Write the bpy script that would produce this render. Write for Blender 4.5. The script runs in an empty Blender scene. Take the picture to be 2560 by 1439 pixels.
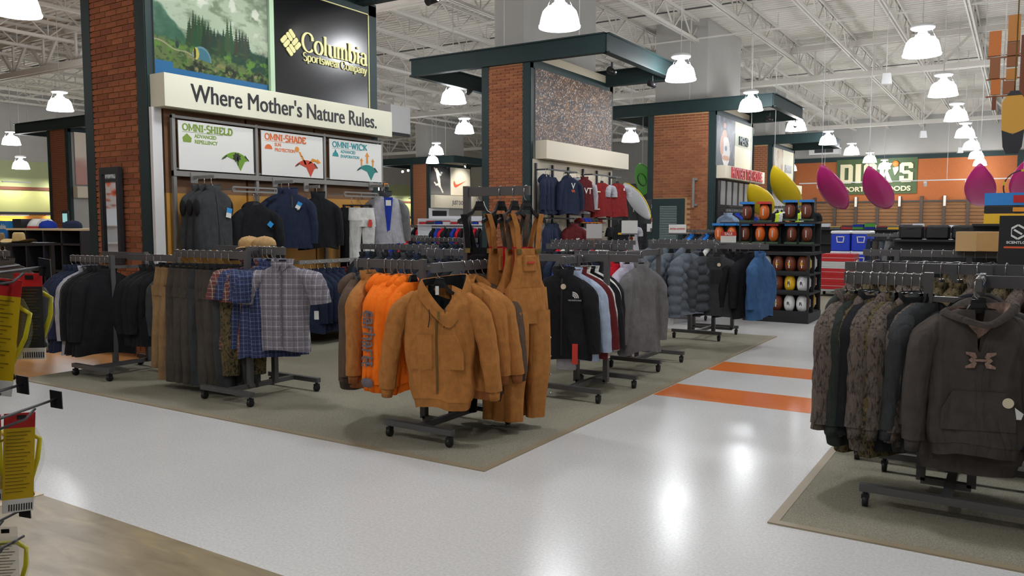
import bpy, math, random
import numpy as np
from mathutils import Vector, Matrix, noise
S = bpy.context.scene
COL = S.collection
PI = math.pi
# ------------------------------------------------------------------ camera, world, exposure
cam = bpy.data.objects.new('camera', bpy.data.cameras.new('camera'))
COL.objects.link(cam)
cam.location = (0, 0, 1.55)
cam.rotation_euler = (PI/2 - 0.07956, 0, 0.5629)
cam.data.sensor_width = 36
cam.data.lens = 36*2011/2560
cam.data.clip_end = 200
cam.data.clip_start = 0.05
S.camera = cam
W = bpy.data.worlds.new('world'); S.world = W
W.use_nodes = True
W.node_tree.nodes['Background'].inputs[0].default_value = (0.9, 0.93, 1, 1)
W.node_tree.nodes['Background'].inputs[1].default_value = 0.05
S.view_settings.view_transform = 'Standard'
S.view_settings.look = 'None'
S.view_settings.gamma = 1
S.view_settings.use_curve_mapping = False
S.view_settings.exposure = 0.0
S.cycles.max_bounces = 4; S.cycles.diffuse_bounces = 3; S.cycles.glossy_bounces = 2; S.cycles.transmission_bounces = 3; S.cycles.caustics_reflective = False; S.cycles.caustics_refractive = False
LAMP_POWER = 138.0      # watts of every ceiling lamp
DOME_GLOW = 22.0

# ------------------------------------------------------------------ materials
def lin(c):
    return tuple(((x/255)/12.92 if x/255 <= .04045 else ((x/255+.055)/1.055)**2.4) for x in c)
MATS = {}
def nd(nt, t, **kw):
    n = nt.nodes.new(t)
    for k, v in kw.items():
        if k in n.inputs: n.inputs[k].default_value = v
        else: setattr(n, k, v)
    return n
def mat(name, col, rough=.6, metal=0, var=0, vscale=8, bump=0, bscale=60, spec=.5, emit=0, alpha=1, trans=0, coat=0):
    """plain procedural material: base colour with optional noise variation and bump"""
    if name in MATS: return MATS[name]
    m = bpy.data.materials.new(name); m.use_nodes = True
    nt = m.node_tree; b = nt.nodes['Principled BSDF']; c = lin(col)
    b.inputs['Roughness'].default_value = rough; b.inputs['Metallic'].default_value = metal
    b.inputs['Specular IOR Level'].default_value = spec
    if coat: b.inputs['Coat Weight'].default_value = coat
    if trans: b.inputs['Transmission Weight'].default_value = trans
    if alpha < 1: b.inputs['Alpha'].default_value = alpha
    tc = nd(nt, 'ShaderNodeTexCoord')
    if var:
        n = nd(nt, 'ShaderNodeTexNoise', Scale=vscale, Detail=4.0)
        nt.links.new(tc.outputs['Object'], n.inputs['Vector'])
        r = nd(nt, 'ShaderNodeValToRGB')
        r.color_ramp.elements[0].position = .3; r.color_ramp.elements[1].position = .7
        r.color_ramp.elements[0].color = (*[x*(1-var) for x in c], 1)
        r.color_ramp.elements[1].color = (*[min(1, x*(1+var)) for x in c], 1)
        nt.links.new(n.outputs[0], r.inputs[0]); nt.links.new(r.outputs[0], b.inputs['Base Color'])
    else:
        b.inputs['Base Color'].default_value = (*c, 1)
    if bump:
        n = nd(nt, 'ShaderNodeTexNoise', Scale=bscale, Detail=3.0)
        nt.links.new(tc.outputs['Object'], n.inputs['Vector'])
        bp = nd(nt, 'ShaderNodeBump', Strength=bump, Distance=.01)
        nt.links.new(n.outputs[0], bp.inputs['Height']); nt.links.new(bp.outputs[0], b.inputs['Normal'])
    if emit:
        b.inputs['Emission Color'].default_value = (*c, 1); b.inputs['Emission Strength'].default_value = emit
    MATS[name] = m
    return m
def fabric(name, col, rough=.9, var=.14, vs=14, bump=.25, bs=90, crease=.55):
    """woven cloth: soft colour variation, fine weave and long hanging creases"""
    key = 'fabric_'+name
    if key in MATS: return MATS[key]
    m = mat(key, col, rough, var=var, vscale=vs, bump=bump, bscale=bs, spec=.22)
    creases(m, crease)
    return m
def creases(m, k=.55):
    nt = m.node_tree; b = nt.nodes['Principled BSDF']
    tc = nd(nt, 'ShaderNodeTexCoord'); mp = nd(nt, 'ShaderNodeMapping'); mp.inputs['Scale'].default_value = (1, 1, .34); mp.inputs['Rotation'].default_value = (.12, .1, 0)
    n = nd(nt, 'ShaderNodeTexNoise', Scale=11.0, Detail=2.5, Distortion=.8)
    nt.links.new(tc.outputs['Object'], mp.inputs[0]); nt.links.new(mp.outputs[0], n.inputs['Vector'])
    bp = nd(nt, 'ShaderNodeBump', Strength=k, Distance=.05); nt.links.new(n.outputs[0], bp.inputs['Height'])
    old = b.inputs['Normal'].links
    if old: nt.links.new(old[0].from_socket, bp.inputs['Normal'])
    nt.links.new(bp.outputs[0], b.inputs['Normal'])
def plaid(name, base, l1, l2, sx=26, w=.16):
    """woven check: two sets of stripes in the shirt's own coordinates"""
    m = bpy.data.materials.new('plaid_'+name); m.use_nodes = True
    nt = m.node_tree; b = nt.nodes['Principled BSDF']; b.inputs['Roughness'].default_value = .9
    tc = nd(nt, 'ShaderNodeTexCoord'); sep = nd(nt, 'ShaderNodeSeparateXYZ')
    nt.links.new(tc.outputs['Object'], sep.inputs[0])
    def stripes(out, sc, wid):
        a = nd(nt, 'ShaderNodeMath', operation='MULTIPLY'); a.inputs[1].default_value = sc
        nt.links.new(out, a.inputs[0])
        f = nd(nt, 'ShaderNodeMath', operation='FRACT'); nt.links.new(a.outputs[0], f.inputs[0])
        l = nd(nt, 'ShaderNodeMath', operation='LESS_THAN'); l.inputs[1].default_value = wid
        nt.links.new(f.outputs[0], l.inputs[0]); return l.outputs[0]
    prev = None
    col = (*lin(base), 1)
    for i, (out, sc, wid, c) in enumerate(((sep.outputs[0], sx, w, l1), (sep.outputs[2], sx, w, l1), (sep.outputs[0], sx*.5, .3, l2), (sep.outputs[2], sx*.5, .3, l2))):
        mx = nd(nt, 'ShaderNodeMix', data_type='RGBA')
        fac = nd(nt, 'ShaderNodeMath', operation='MULTIPLY'); fac.inputs[1].default_value = .6 if i < 2 else .4
        nt.links.new(stripes(out, sc, wid), fac.inputs[0]); nt.links.new(fac.outputs[0], mx.inputs[0])
        if prev is None: mx.inputs[6].default_value = col
        else: nt.links.new(prev, mx.inputs[6])
        mx.inputs[7].default_value = (*lin(c), 1); prev = mx.outputs[2]
    nt.links.new(prev, b.inputs['Base Color'])
    MATS['plaid_'+name] = m; creases(m)
    return m
def camo(name, cols, sc=(9, 9, 3), rough=.9):
    """printed bark camouflage: warped noise, stretched down the cloth"""
    m = bpy.data.materials.new('camo_'+name); m.use_nodes = True
    nt = m.node_tree; b = nt.nodes['Principled BSDF']; b.inputs['Roughness'].default_value = rough
    tc = nd(nt, 'ShaderNodeTexCoord'); mp = nd(nt, 'ShaderNodeMapping'); mp.inputs['Scale'].default_value = sc
    n = nd(nt, 'ShaderNodeTexNoise', Scale=4.0, Detail=6.0, Distortion=1.2)
    nt.links.new(tc.outputs['Object'], mp.inputs[0]); nt.links.new(mp.outputs[0], n.inputs['Vector'])
    r = nd(nt, 'ShaderNodeValToRGB'); r.color_ramp.interpolation = 'CONSTANT'
    e = r.color_ramp.elements
    for i, c in enumerate(cols):
        el = e[i] if i < 2 else e.new(.5)
        el.position = [.0, .4, .47, .54, .61, .68][i]; el.color = (*lin(c), 1)
    nt.links.new(n.outputs[0], r.inputs[0]); nt.links.new(r.outputs[0], b.inputs['Base Color'])
    MATS['camo_'+name] = m; creases(m)
    return m
def vcol(name, rough=.5, coat=0, spec=.5):
    """printed face: colours stored on the panel's own vertices"""
    if name in MATS: return MATS[name]
    m = bpy.data.materials.new(name); m.use_nodes = True
    nt = m.node_tree; b = nt.nodes['Principled BSDF']
    b.inputs['Roughness'].default_value = rough; b.inputs['Specular IOR Level'].default_value = spec
    a = nd(nt, 'ShaderNodeVertexColor', layer_name='print')
    nt.links.new(a.outputs[0], b.inputs['Base Color'])
    MATS[name] = m
    return m

# ------------------------------------------------------------------ mesh building
class MB:
    def __init__(s): s.v = []; s.f = []; s.sm = []
    def add(s, vs, fs, smooth=False, M=None):
        o = len(s.v)
        if M is not None: vs = [M @ Vector(p) for p in vs]
        s.v += [tuple(p) for p in vs]; s.f += [tuple(i+o for i in f) for f in fs]; s.sm += [smooth]*len(fs)
        return s
    def box(s, x0, x1, y0, y1, z0, z1, M=None):
        vs = [(x, y, z) for x in (x0, x1) for y in (y0, y1) for z in (z0, z1)]
        return s.add(vs, [(0,1,3,2),(4,6,7,5),(0,4,5,1),(2,3,7,6),(0,2,6,4),(1,5,7,3)], False, M)
    def bbox(s, x0, x1, y0, y1, z0, z1, b=.01, M=None):
        """box with chamfered vertical and top edges"""
        def ring(z, i):
            X0, X1, Y0, Y1 = x0+i, x1-i, y0+i, y1-i
            return [(X0+b,Y0,z),(X1-b,Y0,z),(X1,Y0+b,z),(X1,Y1-b,z),(X1-b,Y1,z),(X0+b,Y1,z),(X0,Y1-b,z),(X0,Y0+b,z)]
        return s.loft([ring(z0, b), ring(z0+b, 0), ring(z1-b, 0), ring(z1, b)], True, True, False, M)
    def loft(s, rings, cap0=False, cap1=False, smooth=True, M=None, close=True):
        n = len(rings[0]); vs = [p for r in rings for p in r]; fs = []
        for i in range(len(rings)-1):
            for j in range(n if close else n-1):
                k = (j+1) % n
                fs.append((i*n+j, i*n+k, (i+1)*n+k, (i+1)*n+j))
        if cap0: fs.append(tuple(range(n))[::-1])
        if cap1: fs.append(tuple((len(rings)-1)*n+j for j in range(n)))
        return s.add(vs, fs, smooth, M)
    def tube(s, path, r, n=8, caps=True, smooth=True, M=None, flat=None):
        path = [Vector(p) for p in path]; rings = []
        for i, p in enumerate(path):
            d = (path[min(i+1, len(path)-1)] - path[max(i-1, 0)])
            if d.length < 1e-9: d = Vector((0, 0, 1))
            d.normalize()
            a = Vector((0, 0, 1)) if abs(d.z) < .9 else Vector((1, 0, 0))
            u = d.cross(a).normalized(); w = d.cross(u).normalized()
            rr = r[i] if hasattr(r, '__len__') else r
            rings.append([p + u*math.cos(t)*rr + w*math.sin(t)*rr for t in [2*PI*k/n for k in range(n)]])
        return s.loft(rings, caps, caps, smooth, M)
    def bar(s, a, b, w, h=None, M=None):
        """square tube from a to b; h is its height"""
        a = Vector(a); b = Vector(b); d = (b-a); h = h or w
        d.normalize()
        up = Vector((0, 0, 1)) if abs(d.z) < .95 else Vector((0, 1, 0))
        u = d.cross(up).normalized()*w/2; k = u.cross(d).normalized()*h/2
        vs = [p+q for p in (a, b) for q in (-u-k, u-k, u+k, -u+k)]
        return s.add(vs, [(3,2,1,0),(4,5,6,7),(0,1,5,4),(1,2,6,5),(2,3,7,6),(3,0,4,7)], False, M)
    def lathe(s, prof, n=24, M=None, smooth=True, cap0=False, cap1=False):
        return s.loft([[(r*math.cos(2*PI*k/n), r*math.sin(2*PI*k/n), z) for k in range(n)] for r, z in prof], cap0, cap1, smooth, M)
    def prism(s, poly, y0, y1, M=None):
        """polygon in x,z extruded along y"""
        n = len(poly); vs = [(x, y0, z) for x, z in poly]+[(x, y1, z) for x, z in poly]
        fs = [tuple(range(n)), tuple(range(2*n-1, n-1, -1))]+[((i+1) % n, i, n+i, n+(i+1) % n) for i in range(n)]
        return s.add(vs, fs, False, M)
    def sphere(s, c, rx, ry=None, rz=None, n=14, m=9, M=None):
        ry = ry or rx; rz = rz or rx
        return s.loft([[(c[0]+rx*math.sin(PI*(i+.02)/(m+.04))*math.cos(2*PI*k/n), c[1]+ry*math.sin(PI*(i+.02)/(m+.04))*math.sin(2*PI*k/n), c[2]-rz*math.cos(PI*(i+.02)/(m+.04))) for k in range(n)] for i in range(m+1)], True, True, True, M)
    def mesh(s, name, m=None):
        me = bpy.data.meshes.new(name); me.from_pydata(s.v, [], s.f)
        me.polygons.foreach_set('use_smooth', s.sm)
        if m: me.materials.append(m)
        me.update()
        return me
    def build(s, name, m, parent=None, loc=None, rotz=0):
        return obj(name, s.mesh(name, m), parent, loc, rotz)
def obj(name, me, parent=None, loc=None, rotz=0, M=None):
    o = bpy.data.objects.new(name, me); COL.objects.link(o)
    if parent: o.parent = parent
    if M is not None: o.matrix_local = M
    else:
        if loc is not None: o.location = loc
        if rotz: o.rotation_euler = (0, 0, rotz)
    return o
def tag(o, label, cat, group=None, kind=None):
    o['label'] = label; o['category'] = cat
    if group: o['group'] = group
    if kind: o['kind'] = kind
    return o
def thing(name, label, cat, loc=(0, 0, 0), rotz=0, group=None):
    return tag(obj(name, None, None, loc, rotz), label, cat, group)
def struct(o):
    o['kind'] = 'structure'; return o
def stuff(o):
    o['kind'] = 'stuff'; return o
def T(x=0, y=0, z=0): return Matrix.Translation((x, y, z))
def RZ(a): return Matrix.Rotation(a, 4, 'Z')
def RX(a): return Matrix.Rotation(a, 4, 'X')
def RY(a): return Matrix.Rotation(a, 4, 'Y')
ORD = ['first','second','third','fourth','fifth','sixth','seventh','eighth','ninth','tenth','eleventh','twelfth','thirteenth','fourteenth','fifteenth','sixteenth','seventeenth','eighteenth','nineteenth','twentieth','twenty-first','twenty-second','twenty-third','twenty-fourth']

# ------------------------------------------------------------------ lettering
def text_mb(txt, size, ext=.004, bold=0, xs=1, align='CENTER', mb=None, M=None):
    """sans lettering in the x,z plane, front facing -y, baseline at z=0"""
    cu = bpy.data.curves.new('t', 'FONT'); cu.body = txt; cu.size = size; cu.extrude = ext/2; cu.offset = bold
    cu.align_x = align; cu.resolution_u = 3
    o = bpy.data.objects.new('t', cu); COL.objects.link(o)
    bpy.context.view_layer.update()
    me = bpy.data.meshes.new_from_object(o.evaluated_get(bpy.context.evaluated_depsgraph_get()))
    mb = mb or MB()
    vs = [(v.co.x*xs, -v.co.z, v.co.y) for v in me.vertices]
    mb.add(vs, [tuple(p.vertices) for p in me.polygons], False, M)
    bpy.data.objects.remove(o); bpy.data.curves.remove(cu); bpy.data.meshes.remove(me)
    return mb
def arc(cx, cy, rx, ry, a0, a1, n=12):
    return [(cx+rx*math.cos(math.radians(a0+(a1-a0)*i/n)), cy+ry*math.sin(math.radians(a0+(a1-a0)*i/n))) for i in range(n+1)]
XH = .47
def gl():
    """strokes of a small roman alphabet: (points) ribbons and (x, z) serif spots; advance"""
    g = {}
    g['C'] = ([arc(.36,.35,.31,.36,42,318,20), [(.59,.59),(.6,.44)]], [], .68)
    g['o'] = ([arc(.26,.235,.21,.245,0,360,20)], [], .53)
    g['l'] = ([[(.12,0),(.12,.74)]], [(.12,0,1),(.07,.735,.5)], .25)
    g['u'] = ([[(.11,XH),(.11,.15)]+arc(.23,.14,.12,.14,180,300,8), [(.42,0),(.42,XH)]], [(.07,XH-.01,.5),(.38,XH-.01,.5),(.46,0,.5)], .53)
    g['m'] = ([[(.1,0),(.1,XH)], arc(.22,.33,.12,.15,150,0,8)+[(.34,0)], arc(.46,.33,.12,.15,150,0,8)+[(.58,0)]], [(.1,0,1),(.34,0,1),(.58,0,1),(.06,XH-.01,.5)], .69)
    g['n'] = ([[(.1,0),(.1,XH)], arc(.24,.32,.14,.16,150,0,8)+[(.38,0)]], [(.1,0,1),(.38,0,1),(.06,XH-.01,.5)], .49)
    g['b'] = ([[(.1,0),(.1,.74)], arc(.26,.235,.18,.245,160,-160,18)], [(.06,.735,.5)], .51)
    g['i'] = ([[(.12,0),(.12,XH)], [(.12,.6),(.12,.68)]], [(.12,0,1),(.07,XH-.01,.5)], .25)
    g['a'] = ([arc(.22,.33,.14,.15,160,0,8)+[(.36,.06),(.44,0)], arc(.22,.13,.15,.14,60,330,12)], [], .46)
    g['S'] = ([arc(.24,.53,.17,.18,40,250,12)+arc(.25,.17,.19,.19,80,-150,14)], [], .49)
    g['s'] = ([arc(.18,.35,.12,.125,40,250,10)+arc(.18,.12,.13,.13,80,-150,10)], [], .37)
    g['p'] = ([[(.1,-.22),(.1,XH)], arc(.26,.235,.18,.245,160,-160,18)], [(.1,-.22,1),(.06,XH-.01,.5)], .51)
    g['r'] = ([[(.1,0),(.1,XH)], arc(.23,.3,.13,.17,160,50,6)], [(.1,0,1),(.06,XH-.01,.5)], .36)
    g['t'] = ([[(.13,.6),(.13,.12)]+arc(.22,.11,.09,.11,180,320,6), [(.03,XH-.02),(.27,XH-.02)]], [], .31)
    g['w'] = ([[(.04,XH),(.2,0)],[(.2,0),(.34,XH)],[(.34,XH),(.5,0)],[(.5,0),(.64,XH)]], [(.04,XH-.01,1),(.34,XH-.01,.7),(.64,XH-.01,1)], .68)
    g['e'] = ([[(.06,.27),(.42,.27)]+arc(.24,.24,.18,.24,8,310,16)], [], .47)
    g['y'] = ([[(.04,XH),(.22,.0)], [(.4,XH),(.18,-.12),(.1,-.2),(.03,-.2)]], [(.05,XH-.01,1),(.39,XH-.01,1)], .44)
    # slab capitals
    g['O'] = ([arc(.34,.35,.27,.31,0,360,20)], [], .7)
    g['M'] = ([[(.1,0),(.1,.7)],[(.1,.68),(.38,.12),(.66,.68)],[(.66,.7),(.66,0)]], [(.1,0,1),(.66,0,1),(.07,.69,.8),(.69,.69,.8)], .78)
    g['N'] = ([[(.1,0),(.1,.7)],[(.1,.68),(.54,.04)],[(.54,0),(.54,.7)]], [(.1,0,1),(.07,.69,.8),(.54,.69,1)], .66)
    g['I'] = ([[(.16,0),(.16,.7)]], [(.16,0,1.2),(.16,.69,1.2)], .34)
    g['-'] = ([[(.05,.3),(.25,.3)]], [], .32)
    g['H'] = ([[(.12,0),(.12,.7)],[(.52,0),(.52,.7)],[(.12,.36),(.52,.36)]], [(.12,0,1),(.12,.69,1),(.52,0,1),(.52,.69,1)], .66)
    g['E'] = ([[(.12,0),(.12,.7)],[(.12,.67),(.48,.67),(.48,.54)],[(.12,.36),(.38,.36)],[(.12,.03),(.5,.03),(.5,.17)]], [], .56)
    g['L'] = ([[(.12,0),(.12,.7)],[(.12,.03),(.48,.03),(.48,.19)]], [(.12,.69,1)], .53)
    g['D'] = ([[(.12,0),(.12,.7)],[(.12,.67),(.28,.67)]+arc(.28,.35,.26,.32,90,-90,12)+[(.12,.03)]], [], .62)
    g['A'] = ([[(.06,0),(.31,.68)],[(.31,.68),(.56,0)],[(.16,.22),(.46,.22)]], [(.07,0,1),(.55,0,1)], .62)
    g['W'] = ([[(.06,.7),(.24,.02)],[(.24,.02),(.42,.66)],[(.42,.66),(.6,.02)],[(.6,.02),(.78,.7)]], [(.06,.69,1),(.78,.69,1)], .84)
    g['K'] = ([[(.12,0),(.12,.7)],[(.52,.68),(.14,.33)],[(.26,.42),(.54,.02)]], [(.12,0,1),(.12,.69,1),(.54,0,.9),(.51,.69,.9)], .62)
    g[' '] = ([], [], .25)
    return g
GLYPH = gl()
def serif_mb(txt, size, width, thick=.1, thin=.045, sf=.085, ext=.01, mb=None, M=None):
    """roman lettering in x,z plane centred on x, stretched to a width"""
    mb = mb or MB(); adv = 0; ep = 0; tot = sum(GLYPH[c][2] for c in txt)
    k = width/(tot*size)
    for ch in txt:
        st, se, a = GLYPH[ch]
        for q in st:
            P = [((adv+x)*size*k, z*size) for x, z in q]; L, R = [], []
            for i in range(len(P)):
                d = Vector(P[min(i+1, len(P)-1)])-Vector(P[max(i-1, 0)]); d.normalize()
                w = (thin+(thick-thin)*abs(d.y))*size/2; nx, nz = -d.y*w, d.x*w
                L.append((P[i][0]+nx, P[i][1]+nz)); R.append((P[i][0]-nx, P[i][1]-nz))
            for i in range(len(P)-1):
                ep += .00005; mb.prism([L[i], L[i+1], R[i+1], R[i]][::-1], 0, -ext-ep, M=(M or Matrix()) @ T(-width/2))
        for x, z, w in se:
            cx = (adv+x)*size*k; hw = sf*w*size; hz = thin*size*.5
            z0 = z*size-(hz*2 if z > .1 else 0)
            ep += .00005; mb.box(cx-hw, cx+hw, -ext-ep, 0, z0, z0+hz*2, M=(M or Matrix()) @ T(-width/2))
        adv += a
    return mb
def painted(name, w, h, nx, ny, func, m, parent=None, M=None, thick=.02):
    """printed panel in the x,z plane facing -y: a vertex-coloured grid with a body behind"""
    xs = np.linspace(-w/2, w/2, nx+1); zs = np.linspace(0, h, ny+1)
    vs = [(x, 0, z) for z in zs for x in xs]
    fs = [(j*(nx+1)+i, j*(nx+1)+i+1, (j+1)*(nx+1)+i+1, (j+1)*(nx+1)+i) for j in range(ny) for i in range(nx)]
    U, V = np.meshgrid(np.linspace(0, 1, nx+1), np.linspace(0, 1, ny+1))
    col = func(U, V)                       # (ny+1,nx+1,3) sRGB 0..255
    o = len(vs)
    vs += [(-w/2, 0, 0), (w/2, 0, 0), (w/2, 0, h), (-w/2, 0, h), (-w/2, thick, 0), (w/2, thick, 0), (w/2, thick, h), (-w/2, thick, h)]
    fs += [(o+4, o+7, o+6, o+5), (o, o+4, o+5, o+1), (o+1, o+5, o+6, o+2), (o+2, o+6, o+7, o+3), (o+3, o+7, o+4, o)]
    me = bpy.data.meshes.new(name); me.from_pydata(vs, [], fs); me.materials.append(m)
    ca = me.color_attributes.new('print', 'FLOAT_COLOR', 'POINT')
    c = np.clip(col.reshape(-1, 3)/255., 0, 1)
    c = np.where(c <= .04045, c/12.92, ((c+.055)/1.055)**2.4)
    c = np.vstack([c, np.full((8, 3), .2)]); c = np.hstack([c, np.ones((len(c), 1))])
    ca.data.foreach_set('color', c.ravel().astype(np.float32))
    return obj(name, me, parent, M=M)
# ------------------------------------------------------------------ floor
def floor_mat():
    m = bpy.data.materials.new('vinyl_tile'); m.use_nodes = True
    nt = m.node_tree; b = nt.nodes['Principled BSDF']; b.inputs['Roughness'].default_value = .17
    b.inputs['Specular IOR Level'].default_value = .3
    tc = nd(nt, 'ShaderNodeTexCoord')
    n = nd(nt, 'ShaderNodeTexNoise', Scale=70.0, Detail=5.0); nt.links.new(tc.outputs['Object'], n.inputs['Vector'])
    r = nd(nt, 'ShaderNodeValToRGB'); e = r.color_ramp.elements
    e[0].position = .3; e[0].color = (*lin((204, 204, 204)), 1); e[1].position = .72; e[1].color = (*lin((224, 224, 222)), 1)
    nt.links.new(n.outputs[0], r.inputs[0])
    br = nd(nt, 'ShaderNodeTexBrick', Scale=1.0); br.offset = 0
    for k, v in (('Mortar Size', .0018), ('Brick Width', .305), ('Row Height', .305), ('Mortar Smooth', .1)): br.inputs[k].default_value = v
    br.inputs['Color1'].default_value = (1, 1, 1, 1); br.inputs['Color2'].default_value = (.985, .985, .985, 1); br.inputs['Mortar'].default_value = (.94, .94, .94, 1)
    nt.links.new(tc.outputs['Object'], br.inputs['Vector'])
    mx = nd(nt, 'ShaderNodeMix', data_type='RGBA', blend_type='MULTIPLY'); mx.inputs[0].default_value = 1
    nt.links.new(r.outputs[0], mx.inputs[6]); nt.links.new(br.outputs[0], mx.inputs[7]); nt.links.new(mx.outputs[2], b.inputs['Base Color'])
    n2 = nd(nt, 'ShaderNodeTexNoise', Scale=3.0, Detail=6.0); nt.links.new(tc.outputs['Object'], n2.inputs['Vector'])
    r2 = nd(nt, 'ShaderNodeMapRange'); r2.inputs[3].default_value = .16; r2.inputs[4].default_value = .28
    nt.links.new(n2.outputs[0], r2.inputs[0]); nt.links.new(r2.outputs[0], b.inputs['Roughness'])
    return m
floor = struct(MB().box(-38, 9, -8, 50, -.2, 0).build('floor', floor_mat()))
orange = mat('orange_tile', (228, 124, 58), .2, var=.06, vscale=30)
for y0, y1 in ((6.8, 7.4), (8.3, 8.88)):
    MB().box(-2.77, -1.09, y0, y1, 0, .0012).build('stripe', orange, floor)
carpet_m = mat('loop_carpet', (148, 144, 128), .95, var=.3, vscale=130, bump=.6, bscale=160, spec=.1)
wood_m = None
def wood(name, c0, c1, plank=.09, length=1.2, rough=.3, dirx=True):
    m = bpy.data.materials.new(name); m.use_nodes = True
    nt = m.node_tree; b = nt.nodes['Principled BSDF']; b.inputs['Roughness'].default_value = rough
    tc = nd(nt, 'ShaderNodeTexCoord'); mp = nd(nt, 'ShaderNodeMapping')
    if not dirx: mp.inputs['Rotation'].default_value = (0, 0, PI/2)
    nt.links.new(tc.outputs['Object'], mp.inputs[0])
    br = nd(nt, 'ShaderNodeTexBrick', Scale=1.0); br.inputs['Mortar Size'].default_value = .001
    br.inputs['Brick Width'].default_value = length; br.inputs['Row Height'].default_value = plank
    br.inputs['Color1'].default_value = (*lin(c0), 1); br.inputs['Color2'].default_value = (*lin(c1), 1); br.inputs['Mortar'].default_value = (*[x*.6 for x in lin(c0)], 1)
    nt.links.new(mp.outputs[0], br.inputs['Vector'])
    m2 = nd(nt, 'ShaderNodeMapping'); m2.inputs['Scale'].default_value = (1.5, 14, 1); nt.links.new(mp.outputs[0], m2.inputs[0])
    n = nd(nt, 'ShaderNodeTexNoise', Scale=3.0, Detail=6.0, Distortion=.6); nt.links.new(m2.outputs[0], n.inputs['Vector'])
    mr = nd(nt, 'ShaderNodeMapRange'); mr.inputs[3].default_value = .78; mr.inputs[4].default_value = 1.16; nt.links.new(n.outputs[0], mr.inputs[0])
    mx = nd(nt, 'ShaderNodeMix', data_type='RGBA', blend_type='MULTIPLY'); mx.inputs[0].default_value = 1
    nt.links.new(br.outputs[0], mx.inputs[6]); nt.links.new(mr.outputs[0], mx.inputs[7]); nt.links.new(mx.outputs[2], b.inputs['Base Color'])
    MATS[name] = m
    return m
maple = wood('maple_plank', (214, 160, 100), (206, 150, 90))
def stone_mat():
    m = bpy.data.materials.new('travertine'); m.use_nodes = True
    nt = m.node_tree; b = nt.nodes['Principled BSDF']; b.inputs['Roughness'].default_value = .35
    tc = nd(nt, 'ShaderNodeTexCoord'); mp = nd(nt, 'ShaderNodeMapping'); mp.inputs['Scale'].default_value = (.9, 3.2, 1); mp.inputs['Rotation'].default_value = (0, 0, .3)
    nt.links.new(tc.outputs['Object'], mp.inputs[0])
    n = nd(nt, 'ShaderNodeTexNoise', Scale=3.2, Detail=9.0, Distortion=.7); nt.links.new(mp.outputs[0], n.inputs['Vector'])
    r = nd(nt, 'ShaderNodeValToRGB'); e = r.color_ramp.elements
    e[0].position = .25; e[0].color = (*lin((112, 96, 68)), 1); e[1].position = .75; e[1].color = (*lin((168, 148, 104)), 1)
    for p, c in ((.45, (136, 120, 90)), (.6, (148, 132, 102))):
        x = e.new(p); x.color = (*lin(c), 1)
    nt.links.new(n.outputs[0], r.inputs[0]); nt.links.new(r.outputs[0], b.inputs['Base Color'])
    return m
struct(MB().box(-8.4, -2.83, 4.13, 11.25, 0, .006).build('carpet', carpet_m))
struct(MB().box(-1.0, 8.9, 4.2, 11.3, 0, .006).build('carpet', carpet_m))
struct(MB().box(-8.4, -2.83, 13.4, 26, 0, .006).build('carpet', carpet_m))
edge = mat('carpet_edge', (150, 136, 112), .5)
tn = [0]
def trim(x0, x1, y0, y1, z0, z1, m):
    tn[0] += 1
    return struct(MB().box(x0, x1, y0, y1, z0, z1).build('trim_%d' % tn[0], m))
trim(-2.83, -2.78, 4.08, 11.25, 0, .008, edge); trim(-8.4, -2.83, 4.08, 4.13, 0, .008, edge)
trim(-1.05, -1.0, 4.15, 11.3, 0, .008, edge); trim(-1.0, 8.9, 4.15, 4.2, 0, .008, edge)
struct(MB().box(-4.68, 9, -8, 2.37, 0, .003).build('stone_floor', stone_mat()))
struct(MB().box(-38, -4.74, -8, 2.38, 0, .003).build('wood_floor', maple))
struct(MB().box(-37.9, -8.42, 2.9, 12.5, 0, .003).build('wood_floor', maple))
trim(-4.74, -4.68, -8, 2.38, 0, .006, mat('threshold', (206, 194, 168), .4))

# ------------------------------------------------------------------ walls
white = mat('painted_drywall', (180, 178, 173), .8, var=.03, vscale=2)
green_steel = mat('green_steel', (38, 56, 57), .55, var=.06, vscale=3, spec=.3)
struct(MB().box(-38.3, -38, -8, 50, 0, 7.6).build('wall_left', white))
wb = struct(MB().box(-38, 9, 49, 49.3, 0, 7.6).build('wall_back', white))
struct(MB().box(9, 9.3, -8, 50, 0, 7.6).build('wall_right', white))
struct(MB().box(-38, 9, -8.3, -8, 0, 7.6).build('wall_front', white))

# ------------------------------------------------------------------ ceiling: ribbed deck, girders, open web joists
ceil_m = mat('painted_deck', (222, 218, 208), .7, var=.04, vscale=1.5)
steel_w = mat('painted_joist', (218, 214, 205), .6)
mb = MB(); prof = []
y = -8.3
while y < 49.3:
    prof += [(y, 7.4), (y+.11, 7.4), (y+.135, 7.46), (y+.20, 7.46)]; y += .22
mb.loft([[(-38.3, a, b) for a, b in prof], [(9.3, a, b) for a, b in prof]], smooth=False, close=False)
mb.box(-38.3, 9.3, -8.3, 49.3, 7.5, 7.6)
ceiling = struct(mb.build('ceiling', ceil_m))
def truss(length, z0, z1, pitch, chord, web, double=True):
    """open web truss along +y from 0: paired angles top and bottom, zigzag rods"""
    m = MB(); g = chord*.55
    for z in (z0, z1):
        for sx in (-g, g): m.bar((sx, 0, z), (sx, length, z), chord*.55, chord)
    n = int(length/pitch); p = length/n
    for i in range(n):
        a, b, c = i*p, (i+.5)*p, (i+1)*p
        m.bar((0, a, z1), (0, b, z0), web); m.bar((0, b, z0), (0, c, z1), web)
        if double: m.bar((0, b, z0), (0, b, z1), web*.8)
    return m
jm = truss(13.9, 6.78, 7.36, 1.3, .075, .032).mesh('joist', steel_w)
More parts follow.
